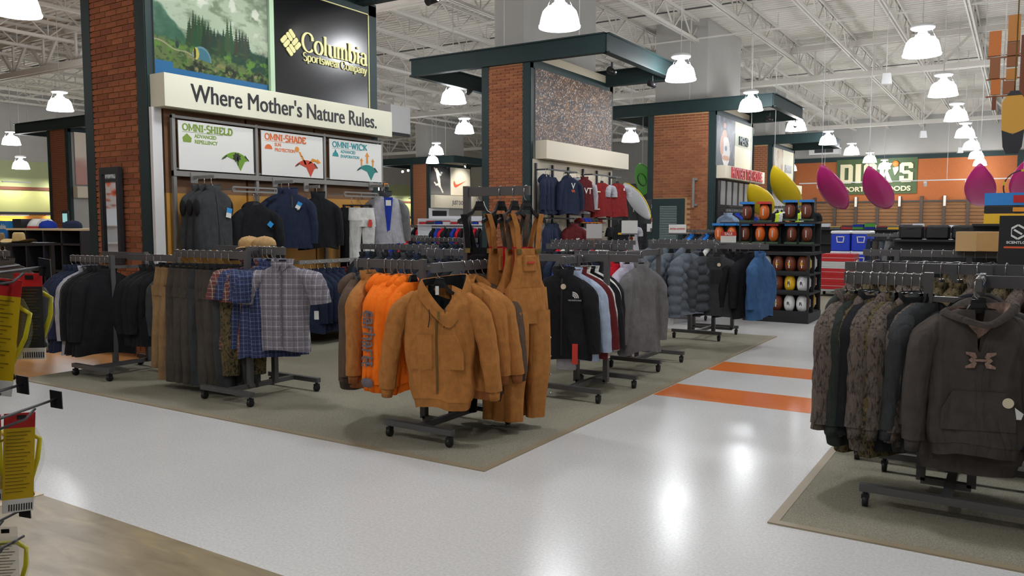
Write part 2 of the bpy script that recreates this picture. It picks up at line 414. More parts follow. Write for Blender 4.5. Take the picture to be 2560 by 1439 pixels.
for yy in (-.6-13.9*0, 13.3, 27.2):
    x = 7.2
    while x > -37.5:
        obj('joist', jm, ceiling, (x, yy, 0)); x -= 1.7
jm2 = truss(8.0, 6.78, 7.36, 1.3, .075, .032).mesh('joist', steel_w)
x = 7.2
while x > -37.5:
    obj('joist', jm2, ceiling, (x, 41.1, 0)); x -= 1.7
gm = truss(47.2, 6.15, 7.1, 1.7, .16, .07).mesh('girder', steel_w)
for yy in (-.6, 13.3, 27.2, 41.1):
    obj('girder', gm, ceiling, (-38.1, yy, 0), -PI/2)
bm_ = MB()
for yy in (4, 8.6, 17.9, 22.6, 31.8, 36.4):
    bm_ = MB().bar((-38, yy, 6.8), (9, yy, 6.8), .04); bm_.build('bridging', steel_w, ceiling)
dark_gap = mat('deck_seam', (70, 70, 74), .8)
for yy in (10.2, 16.3, 21.6, 33.2):
    MB().box(-38, 9, yy, yy+.06, 7.385, 7.4).build('deck_seam', dark_gap, ceiling)

# ------------------------------------------------------------------ lamps
acr = bpy.data.materials.new('acrylic_dome'); acr.use_nodes = True      # prismatic acrylic lit from within
nt = acr.node_tree; nt.nodes.clear()
o_ = nd(nt, 'ShaderNodeOutputMaterial'); t_ = nd(nt, 'ShaderNodeBsdfTransparent'); e_ = nd(nt, 'ShaderNodeEmission'); e_.inputs[0].default_value = (.93, .95, 1, 1); e_.inputs[1].default_value = DOME_GLOW
x_ = nd(nt, 'ShaderNodeMixShader'); x_.inputs[0].default_value = .45
t_.inputs[0].default_value = (1, 1, 1, 1)
for p, q in ((t_.outputs[0], x_.inputs[1]), (e_.outputs[0], x_.inputs[2]), (x_.outputs[0], o_.inputs[0])): nt.links.new(p, q)
acr.cycles.emission_sampling = 'NONE'
lampw = mat('lamp_white', (226, 226, 226), .4)
steel = mat('chrome', (190, 190, 195), .18, metal=1)
dome_me = MB().lathe([(.30, 0), (.305, .02), (.285, .12), (.255, .22), (.20, .285), (.12, .31)], 28, cap1=True).mesh('dome', acr)
rim_me = MB().lathe([(.295, -.012), (.312, -.012), (.316, .012), (.305, .02)], 28).mesh('rim', acr)
bal_me = MB().lathe([(.10, .31), (.12, .34), (.09, .36), (.06, .42), (.06, .43), (.18, .44), (.2, .46), (.2, .49), (.16, .52), (.05, .53)], 24, cap0=True, cap1=True).mesh('ballast', lampw)
w_me = MB()
for k in range(3):
    a = k*2*PI/3; w_me.tube([(.22*math.cos(a), .22*math.sin(a), .26), (.13*math.cos(a), .13*math.sin(a), .46)], .006, 5)
w_me = w_me.mesh('bracket', steel)
cord_me = MB().tube([(0, 0, .5), (0, 0, 2.9)], .009, 6).mesh('cord', lampw)
bulb_d = bpy.data.lights.new('bulb', 'POINT'); bulb_d.energy = LAMP_POWER; bulb_d.color = (.95, .97, 1); bulb_d.shadow_soft_size = .2
def lamp(x, y, z, label):
    o = thing('pendant_lamp', label, 'lamp', (x, y, z), 0, 'dome lamps hanging from the ceiling')
    obj('bulb', bulb_d, o, (0, 0, .13))
    for n, me in (('dome', dome_me), ('rim', rim_me), ('ballast', bal_me), ('bracket', w_me), ('cord', cord_me)): obj(n, me, o)
    if z < 4.5: MB().tube([(0, 0, 2.85), (0, 0, 7.4-z)], .009, 6).build('cord', lampw, o)
    return o
for i in range(-2, 8):
    yy = 10.85+5.24*i
    lamp(-6.0-.05*max(i, 0), yy, 4.5, 'white dome lamp in the middle row of ceiling lamps, %s from the camera' % ORD[i+2])
for i in range(-3, 7):
    yy = 16.0+5.24*i
    lamp(-1.6-.05*max(i, 0), yy, 4.5, 'white dome lamp in the right-hand row of ceiling lamps, %s from the camera' % ORD[i+3])
for x, yy, lb in ((-12.1, 6.1, 'white dome lamp at the top left corner, beside the brick tower'),
                  (-11.85, 16.1, 'white dome lamp in front of the middle tower\'s left beam'),
                  (-11.9, 10.9, 'white dome lamp hidden behind the tall left tower'),
                  (-15.46, 21.6, 'white dome lamp left of the middle tower, below the nearest one'),
                  (-21.3, 11.7, 'white dome lamp left of the tall brick tower, above the far canopy'),
                  (-21.13, 27.47, 'white dome lamp above the canopy of the far running poster'),
                  (-24.4, 31.4, 'white dome lamp right in front of the far green canopy'),
                  (-32.0, 15.7, 'small white dome lamp far left above the lime green wall'),
                  (-16.5, 2.0, 'white dome lamp left of the photograph, over the wood floor'),
                  (-28.0, 24.0, 'white dome lamp hidden behind the left tower, far back'),
                  (-12.0, 27.0, 'white dome lamp behind the middle tower, far back'),
                  (-12.0, 37.0, 'white dome lamp behind the brick tower with the louvred door'),
                  (3.2, 6.0, 'white dome lamp right of the photograph, nearer'),
                  (3.2, 16.0, 'white dome lamp right of the photograph, farther'),
                  (3.2, 27.0, 'white dome lamp right of the photograph, farthest'),
                  (-12.0, -3.0, 'white dome lamp behind the camera on the left'),
                  (3.2, -3.0, 'white dome lamp behind the camera on the right')):
    lamp(x, yy, 4.5, lb)
lamp(-34, 17.0, 3.75, 'lowest white dome lamp at far left, in front of the lime wall')
lamp(-33, 37.5, 3.6, 'small white dome lamp beside the grey ski jacket, far back')
lamp(-10.4, 44.0, 4.35, 'small white dome lamp just left of the green store sign')
# ------------------------------------------------------------------ display towers
rng = random.Random(5)
brick_c = [(150, 88, 58), (158, 94, 62), (142, 82, 56), (164, 100, 66)]
brick_m = [mat('brick_%d' % i, c, .85, var=.12, vscale=30, bump=.3, bscale=50) for i, c in enumerate(brick_c)]
mortar = mat('mortar', (204, 164, 118), .9)
def bricks(parent, x0, x1, z0, z1, y, bl, bh, rest=300, hole=None, singles=True, M=None):
    """running bond on a face looking towards -y: each brick its own mesh object, proud of the mortar"""
    J = .012 if bh < .07 else .017; meshes = {}; extra = MB(); todo = []
    nrow = int((z1-z0)/bh)
    for r in range(nrow):
        za = z0+r*bh; x = x0-(bl/2 if r % 2 else 0)
        while x < x1-.01:
            a, b = max(x, x0), min(x+bl, x1)
            if b-a > .03 and not (hole and a < hole[1] and b > hole[0] and za < hole[3]): todo.append((a, b, za))
            x += bl
    todo.sort(key=lambda t: -t[2] if False else abs(t[2]-2.6))
    for i, (a, b, za) in enumerate(todo):
        w = round(b-a-J, 3); d = .008+rng.random()*.003
        if singles and i < rest:
            k = (w, rng.randrange(4))
            if k not in meshes: meshes[k] = MB().box(0, w, -.02, 0, 0, bh-J).mesh('brick', brick_m[k[1]])
            obj('brick', meshes[k], parent, (a, y-d+.02-.008, za))
        else: extra.box(a, a+w, y-d, y, za, za+bh-J)
    if extra.v: stuff(extra.build('brickwork', brick_m[0], parent))
def canopy(t, x0, x1, y0, y1, zb=4.70, zt=5.06):
    """rectangular frame of green wide-flange beams"""
    def ibeam(a, b):
        m = MB(); a = Vector(a); b = Vector(b); d = (b-a).normalized()
        m.bar(a+Vector((0, 0, (zb+zt)/2)), b+Vector((0, 0, (zb+zt)/2)), .05, zt-zb)
        for z in (zb+.012, zt-.012): m.bar(a+Vector((0, 0, z)), b+Vector((0, 0, z)), .16, .024)
        return m
    for a, b in (((x0, y0, 0), (x1, y0, 0)), ((x0, y1, 0), (x1, y1, 0)), ((x0, y0, 0), (x0, y1, 0)), ((x1, y0, 0), (x1, y1, 0))):
        ibeam(a, b).build('canopy_beam', green_steel, t)
    for k in range(3): MB().bar((x0+.6+k*(x1-x0-1.2)/2, y0+.1, zt+.02), (x0+.6+k*(x1-x0-1.2)/2, y0+.1, 7.4), .012).build('hanger_rod', steel_w, t)
def tower(label, x0, x1, y0, y1, bl=.215, bh=.066, singles=True, hole=None, cx0=None, cx1=None, box=True, tw=.17):
    t = thing('display_tower', label, 'tower', (0, 0, 0), 0, 'brick display towers')
    core = MB().box(x0+.03, x1-.03, y0+.03, y1-.03, 0, 4.78).build('core', white, t)
    bp = MB().box(x0+tw, x1-tw, y0+.012, y0+.05, 0, 4.72).build('brick_panel', mortar, t)
    bricks(bp, x0+tw, x1-tw, .02, 4.72, y0+.012, bl, bh, hole=hole, singles=singles)
    for a, b, c, d in ((x0, x0+tw, y0-.01, y0+.1), (x1-tw, x1, y0-.01, y0+.1), (x0, x0+.1, y1-.1, y1), (x1-.1, x1, y1-.1, y1)):
        m = MB().box(a, b, c, d, 0, 4.75)
        m.build('corner_post', green_steel, t)
    # side reveal at the display face
    MB().box(x1-.06, x1+.012, y0, y0+.1, 0, 4.75).build('corner_post', green_steel, t)
    MB().box(x1-.06, x1+.012, y1-.16, y1, 0, 4.75).build('corner_post', green_steel, t)
    MB().box(x1-.06, x1+.012, y0, y1, 4.60, 4.78).build('head_beam', green_steel, t)
    MB().box(x1-.05, x1+.0, y0, y1, 4.78, 4.95).build('fascia', mat('cream_fascia', (216, 206, 184), .6), t)
    canopy(t, cx0 if cx0 is not None else x0-1.75, cx1 if cx1 is not None else x1+1.6, y0-.02, y1-.35)
    if box: MB().box(x0+.05, x1-.4, y0+.4, y1-.1, 4.78, 7.4).build('drywall_shaft', white, t)
    return t
T1 = tower('tall brick tower with green steel posts and a mountain camp mural, nearest', -9.47, -8.25, 5.5, 9.27)
T2 = tower('brick tower with green canopy and a crowd mural, in the middle', -9.4, -8.25, 13.75, 17.5, bl=.2, bh=.06, cx0=-11.2, cx1=-6.62)
T3 = tower('wide brick tower with a green louvred door in its side', -9.4, -7.38, 22.4, 26.1, bl=.21, bh=.074, hole=(-9.3, -8.24, 0, 2.3), cx0=-10.55, cx1=-5.8, tw=.18)
T4 = tower('brick tower farthest back on the right, with a pale yellow poster wall', -9.4, -8.5, 32.9, 36.6, bl=.2, bh=.08, singles=False, cx0=-9.9, cx1=-6.62)
T5 = tower('small brick tower at far left under a green canopy, pink mural', -28.2, -26.93, 15.0, 18.7, singles=False, cx0=-30.2, cx1=-25.2, box=False)
T6 = tower('brick tower far back with the running athlete poster', -27.75, -26.5, 33.8, 37.6, singles=False, cx0=-30.0, cx1=-24.85)
RX90 = RZ(PI/2)
def face(x, y, z=0): return T(x, y, z) @ RX90          # panel frame looking towards +x, centred on y
cream = mat('cream_panel', (226, 226, 206), .55)
warmw = mat('warm_white_panel', (222, 212, 190), .5)
black = mat('black_print', (26, 27, 34), .5)
def band(label, x, y0, y1, z0=2.84, z1=3.2, m=None, d=.26, name='sign_board'):
    s = thing(name, label, 'sign', (x, (y0+y1)/2, 0))
    MB().box(0, d, -(y1-y0)/2, (y1-y0)/2, z0, z1).build('panel', m or cream, s)
    return s
# --- nearest tower
nz = np.random.RandomState(3)
def sm(u, v, sc, seed):
    """smooth value noise on the unit square"""
    r = np.random.RandomState(seed); g = r.rand(64, 64)
    a = u*sc; b = v*sc; i = np.floor(a).astype(int) % 63; j = np.floor(b).astype(int) % 63
    fx = a-np.floor(a); fy = b-np.floor(b); fx = fx*fx*(3-2*fx); fy = fy*fy*(3-2*fy)
    return (g[j, i]*(1-fx)+g[j, i+1]*fx)*(1-fy)+(g[j+1, i]*(1-fx)+g[j+1, i+1]*fx)*fy
def fbm(u, v, sc, seed): return sum(sm(u, v, sc*2**k, seed+k)*.5**(k+1) for k in range(4))
def mix(a, b, t): return a*(1-t[..., None])+np.array(b, float)*t[..., None]
def ss(x, a, b): return np.clip((x-a)/(b-a), 0, 1)
def mural_camp(u, v):
    n = fbm(u, v, 7, 1); n2 = fbm(u, v, 20, 5); n3 = fbm(u, v, 40, 9)
    c = np.zeros(u.shape+(3,)); c[:] = (178, 196, 172)
    c = mix(c, (118, 138, 112), ss(fbm(u*1.2, v*2, 8, 14), .42, .62)*.9)         # rock slopes
    c = mix(c, (222, 230, 216), ss(fbm(u, v, 9, 22), .56, .66)*ss(v, .35, .6))    # snow
    c = mix(c, (128, 126, 116), ss(u-.55*v, .62, .8)*ss(n2, .35, .6))
    c = mix(c, (22, 84, 58), ss(.62-1.05*u-v+.16*(n-.5), 0, .03)*(.6+.4*n2))       # left wooded slope
    c = mix(c, (16, 62, 44), ss(.46-.25*np.abs(u-.5)-v+.12*(n2-.5), 0, .04)*ss(u, .25, .4))
    for k in range(40):                                                           # spruces
        x = .27+.55*((k*.618) % 1); h = .13+.17*((k*.37) % 1)*(1.2-abs(x-.42)*1.5); b = .25+.06*((k*.77) % 1)
        t = np.clip((v-b)/h, 0, 1); w = .03*(1-t)*(.55+.6*np.abs(np.sin((v-b)*150+k)))+.0015
        c = mix(c, (20+12*(k % 3), 50+9*(k % 4), 34+6*(k % 2)), ((np.abs(u-x) < w) & (v > b) & (v < b+h))*1.)
    c = mix(c, (96, 118, 62), ss(.33-.16*u-v+.1*(n2-.5), 0, .03))                  # meadow
    c = mix(c, (148, 140, 92), ss(.24-.1*u-v+.1*(n-.5), 0, .04)*ss(fbm(u, v, 14, 31), .42, .58))
    c = mix(c, (92, 138, 46), ss(fbm(u, v, 16, 40), .5, .62)*ss(.32-v, 0, .06))
    c = mix(c, (40, 70, 40), ss(n3, .52, .62)*ss(.36-v, 0, .05)*.6)
    c = mix(c, (176, 172, 140), (np.abs(v-(.285-.26*u+.01*np.sin(u*30))) < .006)*(u < .3)*.8)  # fallen log
    ru, rv = (u-.38)/.085, (v-.185)/.115
    c = mix(c, (62, 120, 140), ((ru*ru+rv*rv < 1) & (v > .25-.16*u))*1.)           # tent
    c = mix(c, (120, 160, 168), ((np.abs(ru*ru+rv*rv-.85) < .12) & (v > .25-.16*u))*.7)
    c = mix(c, (202, 194, 92), (((u-.335)/.026)**2+((v-.235)/.05)**2 < 1)*1.)
    c = mix(c, (40, 48, 36), (((u-.325)/.011)**2+((v-.235)/.045)**2 < 1)*1.)
    c = mix(c, (30, 56, 52), (((u-.18)/.015)**2+((v-.275)/.03)**2 < 1)*1.)
    bush = ss(.17+.03*np.sin(u*23)+.1*(n2-.5)-.02*u-v, 0, .02)*ss(u, .12, .25)
    c = mix(c, (26, 38, 22), bush*ss(fbm(u, v, 30, 71), .36, .5))
    c = mix(c, (62, 84, 30), bush*ss(fbm(u, v, 44, 75), .55, .62)*.8)
    c = mix(c, (34, 110, 166), ss(.085+.045*(u < .14)-v, 0, .006)*(1-ss(u, .985, 1)))
    return c*.84
gl_print = vcol('gloss_print', .48, spec=.3)
matte_print = vcol('matte_print', .6)
s = painted('camp_mural', 1.6, 1.4, 330, 290, mural_camp, gl_print, None, face(-8.215, 6.385, 3.2))
tag(s, 'printed mural of a mountain forest camp with a blue tent', 'mural')
trim_pale = mat('pale_green_strip', (176, 206, 176), .5)
b = thing('brand_board', 'glossy black board with raised cream Columbia Sportswear Company lettering', 'sign', (-8.2, 8.17, 3.2))
MB().box(-.03, .0, -.89, .89, 0, 1.4).build('panel', mat('gloss_black_board', (14, 15, 17), .2, spec=.5), b)
lett = mat('cream_letters', (226, 222, 156), .45)
serif_mb('Columbia', .345, 1.26, thick=.115, thin=.04, ext=.014, M=T(.002, .2, .65) @ RX90).build('lettering', lett, b)
serif_mb('Sportswear', .15, .68, thick=.11, thin=.05, ext=.012, M=T(.002, -.07, .525) @ RX90).build('lettering', lett, b)
serif_mb('Company', .15, .52, thick=.11, thin=.05, ext=.012, M=T(.002, .56, .525) @ RX90).build('lettering', lett, b)
def gem(cx, cz, w, h, ang, mb):
    r = min(w, h)*.36; pts = []
    for sx, sz, a0 in ((1, 1, 0), (-1, 1, 90), (-1, -1, 180), (1, -1, 270)):
        pts += [(sx*(w/2-r)+r*math.cos(math.radians(a0+k*30)), sz*(h/2-r)+r*math.sin(math.radians(a0+k*30))) for k in range(4)]
    ca, sa = math.cos(ang), math.sin(ang)
    mb.prism([(cx+x*ca-z*sa, cz+x*sa+z*ca) for x, z in pts][::-1], 0, -.014, M=T(.002, -.62, .715) @ RX90)
g = MB()
for u0, v0, du, dv in ((0, 0, 1, 2), (1, 0, 1, 2), (-2, 0, 2, 1), (-2, 1, 2, 1), (-2, -2, 1, 2), (-1, -2, 1, 2), (0, -2, 2, 1), (0, -1, 2, 1)):
    cu, cv = u0+du/2, v0+dv/2; k = .066
    gem((cu-cv)*k*.72, (cu+cv)*k*.72, (du-.12)*k, (dv-.12)*k, PI/4, g)
g.build('emblem', lett, b)
bt = MB(); bt.box(-.0, .012, .872, .886, 0, 1.4); bt.build('border', lett, b)
MB().box(-.0, .012, -.886, .886, 1.385, 1.4).build('border', lett, b)
MB().box(-.03, .015, -.97, -.9, 0, 1.4).build('divider', trim_pale, b)
sb = band('cream sign board reading Where Mother\'s Nature Rules in black', -8.24, 5.53, 9.3)
wm = text_mb("Where Mother's Nature Rules.", .285, .006, 0, .86, M=T(.262, -.004, 2.93) @ RX90)
text_mb("Where Mother's Nature Rules.", .285, .0064, 0, .86, mb=wm, M=T(.262, .004, 2.93) @ RX90).build('lettering', black, sb)
# shelving wall below the sign: brown back board, uprights, rails, three feature boards
ochre = mat('ochre_board', (196, 142, 60), .6, var=.06, vscale=3)
brownb = mat('brown_board', (128, 92, 62), .6, var=.05, vscale=3)
grey_rail = mat('grey_steel_rail', (138, 137, 134), .4, metal=.3)
fx = thing('wall_fixture', 'grey steel wall display frame with ochre back boards under the cream sign', 'display rack', (-8.2, 7.38, 0))
for k in range(3):
    MB().box(-.03, 0, -1.72+k*1.15, -.6+k*1.15, .1, 1.9).build('back_board', ochre, fx)
    MB().box(-.03, -.002, -1.72+k*1.15, -.6+k*1.15, 1.9, 2.84).build('back_board', brownb, fx)
MB().box(-.03, .02, -1.88, -1.76, .0, 2.84).build('side_strip', mat('white_strip', (226, 226, 226), .5), fx)
for k in range(4): MB().box(.05, .09, -1.66+k*1.165-.02, -1.66+k*1.165+.02, .05, 2.78).build('upright', grey_rail, fx)
for z, h in ((2.755, .03), (2.12, .06)):
    MB().box(.05, .10, -1.68, 1.86, z-h/2, z+h/2).build('rail', grey_rail, fx)
for k in range(3): MB().box(.05, .08, -1.64+k*1.165, -.52+k*1.165, 2.165, 2.185).build('ledge', grey_rail, fx)
sil = mat('feature_board', (232, 233, 230), .5)
def curl(mb, m, cx, cz, w, dx=.0):
    """curved swatch of cloth, folded over like a little tent"""
    def P(u, v):  # u across, v front
        arch = 1-(2*u-1)**2
        return (cx-w/2+w*u+v*.0, .0, cz+w*.36*arch-w*.32*v*(.4+arch*.6))
    pts = [P(i/12, 0) for i in range(13)]+[P(1-i/12, 1) for i in range(13)]
    mb.prism([(p[0], p[2]) for p in pts], 0, -.004)
def feature(y0, y1, word, size, sub1, sub2, col, icon, label):
    s = thing('feature_board', label, 'sign', (-8.1, (y0+y1)/2, 2.165), PI/2)
    w = y1-y0; MB().box(-w/2, w/2, 0, .012, 0, .555).build('panel', sil, s)
    ink = mat('ink_'+word, col, .6); slab = w*.66
    serif_mb(word, .115, slab, .14, .11, .09, .003, M=T(-w/2+.05+slab/2, 0, .445)).build('lettering', ink, s)
    text_mb(sub1, .058, .003, .002, .95, 'LEFT', M=T(-w/2+.21, 0, .375)).build('lettering', ink, s)
    text_mb(sub2, .058, .003, .002, .95, 'LEFT', M=T(-w/2+.21, 0, .31)).build('lettering', ink, s)
    ic = MB()
    if icon == 'shield': ic.prism([(-.05, 0), (.05, 0), (.06, .05), (0, .1), (-.06, .05)], 0, -.003, M=T(-w/2+.11, 0, .315))
    if icon == 'sun': ic.prism([(.06*math.cos(t), .06*math.sin(t)) for t in [PI*k/12 for k in range(13)]], 0, -.003, M=T(-w/2+.11, 0, .33))
    if icon == 'drop':
        ic.prism([(-.06, 0), (.06, 0), (.045, .045), (0, .07), (-.045, .045)], 0, -.003, M=T(-w/2+.11, 0, .32))
        ic.prism([(-.02, .06), (.02, .06), (0, .1)], 0, -.003, M=T(-w/2+.11, 0, .32))
    ic.build('icon', ink, s)
    MB().box(-w/2+.05, -w/2+.6, -.002, 0, .43, .434).build('rule', ink, s)
    return s, w
s, w = feature(5.77, 6.82, 'OMNI-SHIELD', 1, 'ADVANCED', 'REPELLENCY', (126, 158, 60), 'shield', 'white feature board reading OMNI-SHIELD ADVANCED REPELLENCY with green cloth swatch')
def swatch(s, cx, cz, w, c, name):
    sh = MB()
    top = [(cx-w/2+w*i/14, cz+.09*math.sin(PI*i/14)**.8) for i in range(15)]
    bot = [(cx+w/2, cz), (cx+w*.22, cz-.03), (cx+w*.16, cz-.12), (cx+.02, cz-.06), (cx-w*.18, cz+.0), (cx-w*.32, cz+.02)]
    sh.prism(top[::-1]+[(cx-w*.3, cz+.03), (cx+.0, cz-.01), (cx+w*.18, cz-.13), (cx+w*.34, cz-.02)], 0, -.004)
    sh.build('picture', mat(name, c, .6), s)
    ed = MB(); ed.prism([(cx+w*.5, cz-.012), (cx+w*.34, cz+.035), (cx+w*.36, cz+.06), (cx+w*.5, cz)], 0, -.006); ed.prism([(cx-w*.5, cz-.01), (cx-w*.34, cz+.045), (cx-w*.3, cz+.04), (cx-w*.36, cz+.015)], 0, -.006)
    ed.build('picture', mat('swatch_edge', (52, 54, 52), .6), s)
swatch(s, .25, .16, .4, (112, 158, 40), 'swatch_green')
bl = MB(); bl.prism([(.27+(.045+.02*(k % 2))*math.cos(k*PI/8), .19+(.04+.02*(k % 2))*math.sin(k*PI/8)) for k in range(16)], -.004, -.007); bl.prism([(.27, .2), (.285, .2), (.29, .09), (.28, .09)], -.004, -.007); bl.build('picture', mat('ink_splash', (36, 40, 36), .5), s)
s, w = feature(6.95, 8.0, 'OMNI-SHADE', 1, 'SUN', 'PROTECTION', (226, 112, 50), 'sun', 'white feature board reading OMNI-SHADE SUN PROTECTION with red cloth swatch')
swatch(s, .22, .14, .4, (206, 70, 40), 'swatch_red')
ar = MB(); am = mat('arrow_amber', (226, 150, 52), .6)
ar.prism([(.06+.035*math.cos(k*PI/8), .36+.035*math.sin(k*PI/8)) for k in range(16)], 0, -.004)
for k in range(3): ar.prism([(.09+k*.035, .33-k*.05), (.12+k*.035, .33-k*.05), (.15+k*.035, .27-k*.05), (.12+k*.035, .27-k*.05)][::-1], 0, -.004)
ar.prism([(.24, .17), (.33, .26), (.42, .24), (.42, .26), (.48, .21), (.41, .19), (.41, .21), (.35, .22)][::-1], 0, -.004)
ar.build('picture', am, s)
s, w = feature(8.13, 9.19, 'OMNI-WICK', 1, 'ADVANCED', 'EVAPORATION', (40, 150, 160), 'drop', 'white feature board reading OMNI-WICK ADVANCED EVAPORATION with teal cloth swatch')
swatch(s, .22, .15, .44, (22, 132, 126), 'swatch_teal')
ar = MB()
for x, z, k in ((.22, .26, 1), (.1, .22, .7), (.34, .22, .7)):
    ar.prism([(x-.018*k, z), (x-.018*k, z+.1*k), (x-.045*k, z+.1*k), (x, z+.16*k), (x+.045*k, z+.1*k), (x+.018*k, z+.1*k), (x+.018*k, z)][::-1], 0, -.004)
ar.build('picture', am, s)
# mirror with printed border on the brick face of the nearest tower
mrr = thing('wall_mirror', 'narrow black framed mirror hung on the brick side of the nearest tower', 'mirror', (-8.92, 5.47, 0))
dk = mat('dark_frame', (40, 42, 48), .4)
for x0, x1, z0, z1 in ((-.19, .19, 1.08, 1.16), (-.19, .19, 2.12, 2.2), (-.19, -.135, 1.16, 2.12), (.135, .19, 1.16, 2.12)): MB().box(x0, x1, -.05, 0, z0, z1).build('frame', dk, mrr)
MB().box(-.135, .135, -.03, 0, 1.16, 2.12).build('glass', mat('mirror_glass', (220, 224, 226), .03, metal=1), mrr)
# the footwear wall that the mirror looks at, left of the picture
fo = thing('footwear_board', 'footwear wall with a RUNNING header and orange poster, seen in the tower mirror', 'display rack', (-17.84, 0, 0), PI)
MB().box(-.9, .9, 0, .05, 2.5, 2.85).build('header', dk, fo)
text_mb('RUNNING', .2, .004, .004, 1, M=T(.1, -.006, 2.6)).build('lettering', mat('white_print', (232, 232, 232), .5), fo)
def runp(u, v):
    c = np.zeros(u.shape+(3,)); c[:] = (206, 204, 202); k = fbm(u, v, 9, 12); c = mix(c, (230, 96, 40), ss(k, .52, .58)); return mix(c, (120, 40, 30), ss(k, .64, .68))
painted('poster', 1.8, .6, 40, 16, runp, vcol('matte_print', .6), fo, T(0, 0, 1.9))
MB().box(-.9, .9, .0, .05, .1, 1.9).build('back_panel', mat('white_plastic', (226, 228, 232), .4), fo)
for z in (.7, 1.1, 1.5): MB().box(-.9, .9, -.3, 0, z, z+.03).build('shelf', mat('white_plastic', (226, 228, 232), .4), fo)
for q in (-.88, .88): MB().bar((q, .03, 0), (q, .03, 2.5), .05).build('post', dk, fo)
# --- middle tower
def crowd(u, v):
    r = np.random.RandomState(9); n = fbm(u, v, 10, 3)
    c = np.zeros(u.shape+(3,)); c[:] = (88, 66, 52); c = mix(c, (48, 44, 48), ss(n, .4, .6)); c = mix(c, (132, 96, 64), ss(fbm(u, v, 30, 8), .5, .7))
    k = r.rand(*u.shape)
    c = mix(c, (226, 214, 200), (k > .93)*.9); c = mix(c, (180, 130, 90), ((k > .8) & (k < .9))*.8); c = mix(c, (40, 36, 40), (k < .2)*.8)
    return mix(c, (150, 150, 160), ss(v, .3, 0)*.2)
tag(painted('crowd_mural', 3.5, 1.42, 190, 80, crowd, gl_print, None, face(-8.225, 15.66, 3.2)), 'printed mural of a packed stadium crowd', 'mural')
band('long blank off-white sign board below the crowd mural', -8.24, 13.93, 17.86, m=warmw)
# --- door tower: green door with louvres, handle, MEN'S board
dr = struct(MB().box(-9.24, -8.24, 22.37, 22.42, 0, 2.28).build('door_1', green_steel))
for k in range(38): MB().box(-8.98, -8.46, 22.345, 22.37, .22+k*.049, .252+k*.049).build('slat', mat('louvre', (118, 134, 132), .5), dr)
for z in (1.3, 2.0): MB().box(-9.27, -9.22, 22.34, 22.37, z, z+.12).build('hinge', steel, dr)
gb = thing('wall_fixture', 'tall grey bar fixture screwed to the brick beside the green door', 'fixture', (-7.95, 22.4, 0))
MB().box(-.03, .03, -.12, -.08, 2.02, 2.86).build('bar', grey_rail, gb)
for z in (2.06, 2.78): MB().box(.0, .1, -.1, 0, z, z+.06).build('bracket', grey_rail, gb)
def athlete(u, v):
    n = fbm(u, v, 8, 2); c = np.zeros(u.shape+(3,)); c[:] = (66, 72, 84); c = mix(c, (110, 118, 132), ss(n, .45, .65)); c = mix(c, (36, 40, 50), ss(v, .3, 0)*.6)
    def e(x, y, rx, ry, col):
        nonlocal c
        c = mix(c, col, (((u-x)/rx)**2+((v-y)/ry)**2 < 1)*1.)
    e(.42, .84, .07, .06, (196, 140, 110)); e(.42, .62, .13, .14, (206, 150, 118)); e(.5, .3, .22, .3, (226, 222, 218)); e(.5, .42, .2, .2, (224, 220, 216)); e(.28, .42, .1, .2, (200, 144, 112)); e(.5, .18, .2, .06, (200, 146, 116)); e(.5, .38, .07, .06, (90, 110, 130))
    return c
tag(painted('athlete_mural', 1.7, 1.4, 60, 50, athlete, gl_print, None, face(-7.35, 23.3, 3.2)), 'poster of a ball player in a white vest beside the MEN\'S board', 'mural')
pale = mat('pale_yellow_panel', (236, 230, 196), .5)
mn = thing('department_board', 'pale yellow board with green MEN\'S lettering on the wide tower', 'sign', (-7.35, 25.05, 3.2), PI/2)
MB().box(-.9, .9, -.0, .03, 0, 1.4).build('panel', pale, mn)
MB().box(-.9, .9, -.006, 0, .68, 1.05).build('stripe', mat('sage_stripe', (186, 192, 160), .5), mn)
text_mb("MEN'S", .34, .03, .012, 1, M=T(-.05, -.02, .75)).build('lettering', mat('green_letter', (44, 70, 62), .5), mn)
ph = band('white sign board with red block letters PROTECT THIS HOUSE', -7.36, 22.5, 26.6, m=warmw)
text_mb('PROTECT THIS HOUSE.', .42, .03, .012, .74, M=T(.28, .1, 2.88) @ RX90).build('lettering', mat('red_letter', (196, 40, 48), .4), ph)
fw = thing('slat_fixture', 'black wall display with grey vertical panels under the red lettered sign', 'display rack', (-7.36, 24.4, 0))
MB().box(0, .05, -1.85, 1.85, 0, 2.84).build('back_panel', mat('black_fixture', (28, 28, 32), .5), fw)
for k in range(6): MB().box(.05, .07, -1.65+k*.58, -1.27+k*.58, 2.1, 2.78).build('panel', mat('grey_panel', (150, 150, 150), .5), fw)
for k in range(5): MB().bar((.05, -1.7+k*.8, 2.02), (.35, -1.7+k*.8, 2.02), .025).build('arm', dk, fw)
MB().bar((.35, -1.8, 2.02), (.35, 1.8, 2.02), .03).build('rail', dk, fw)
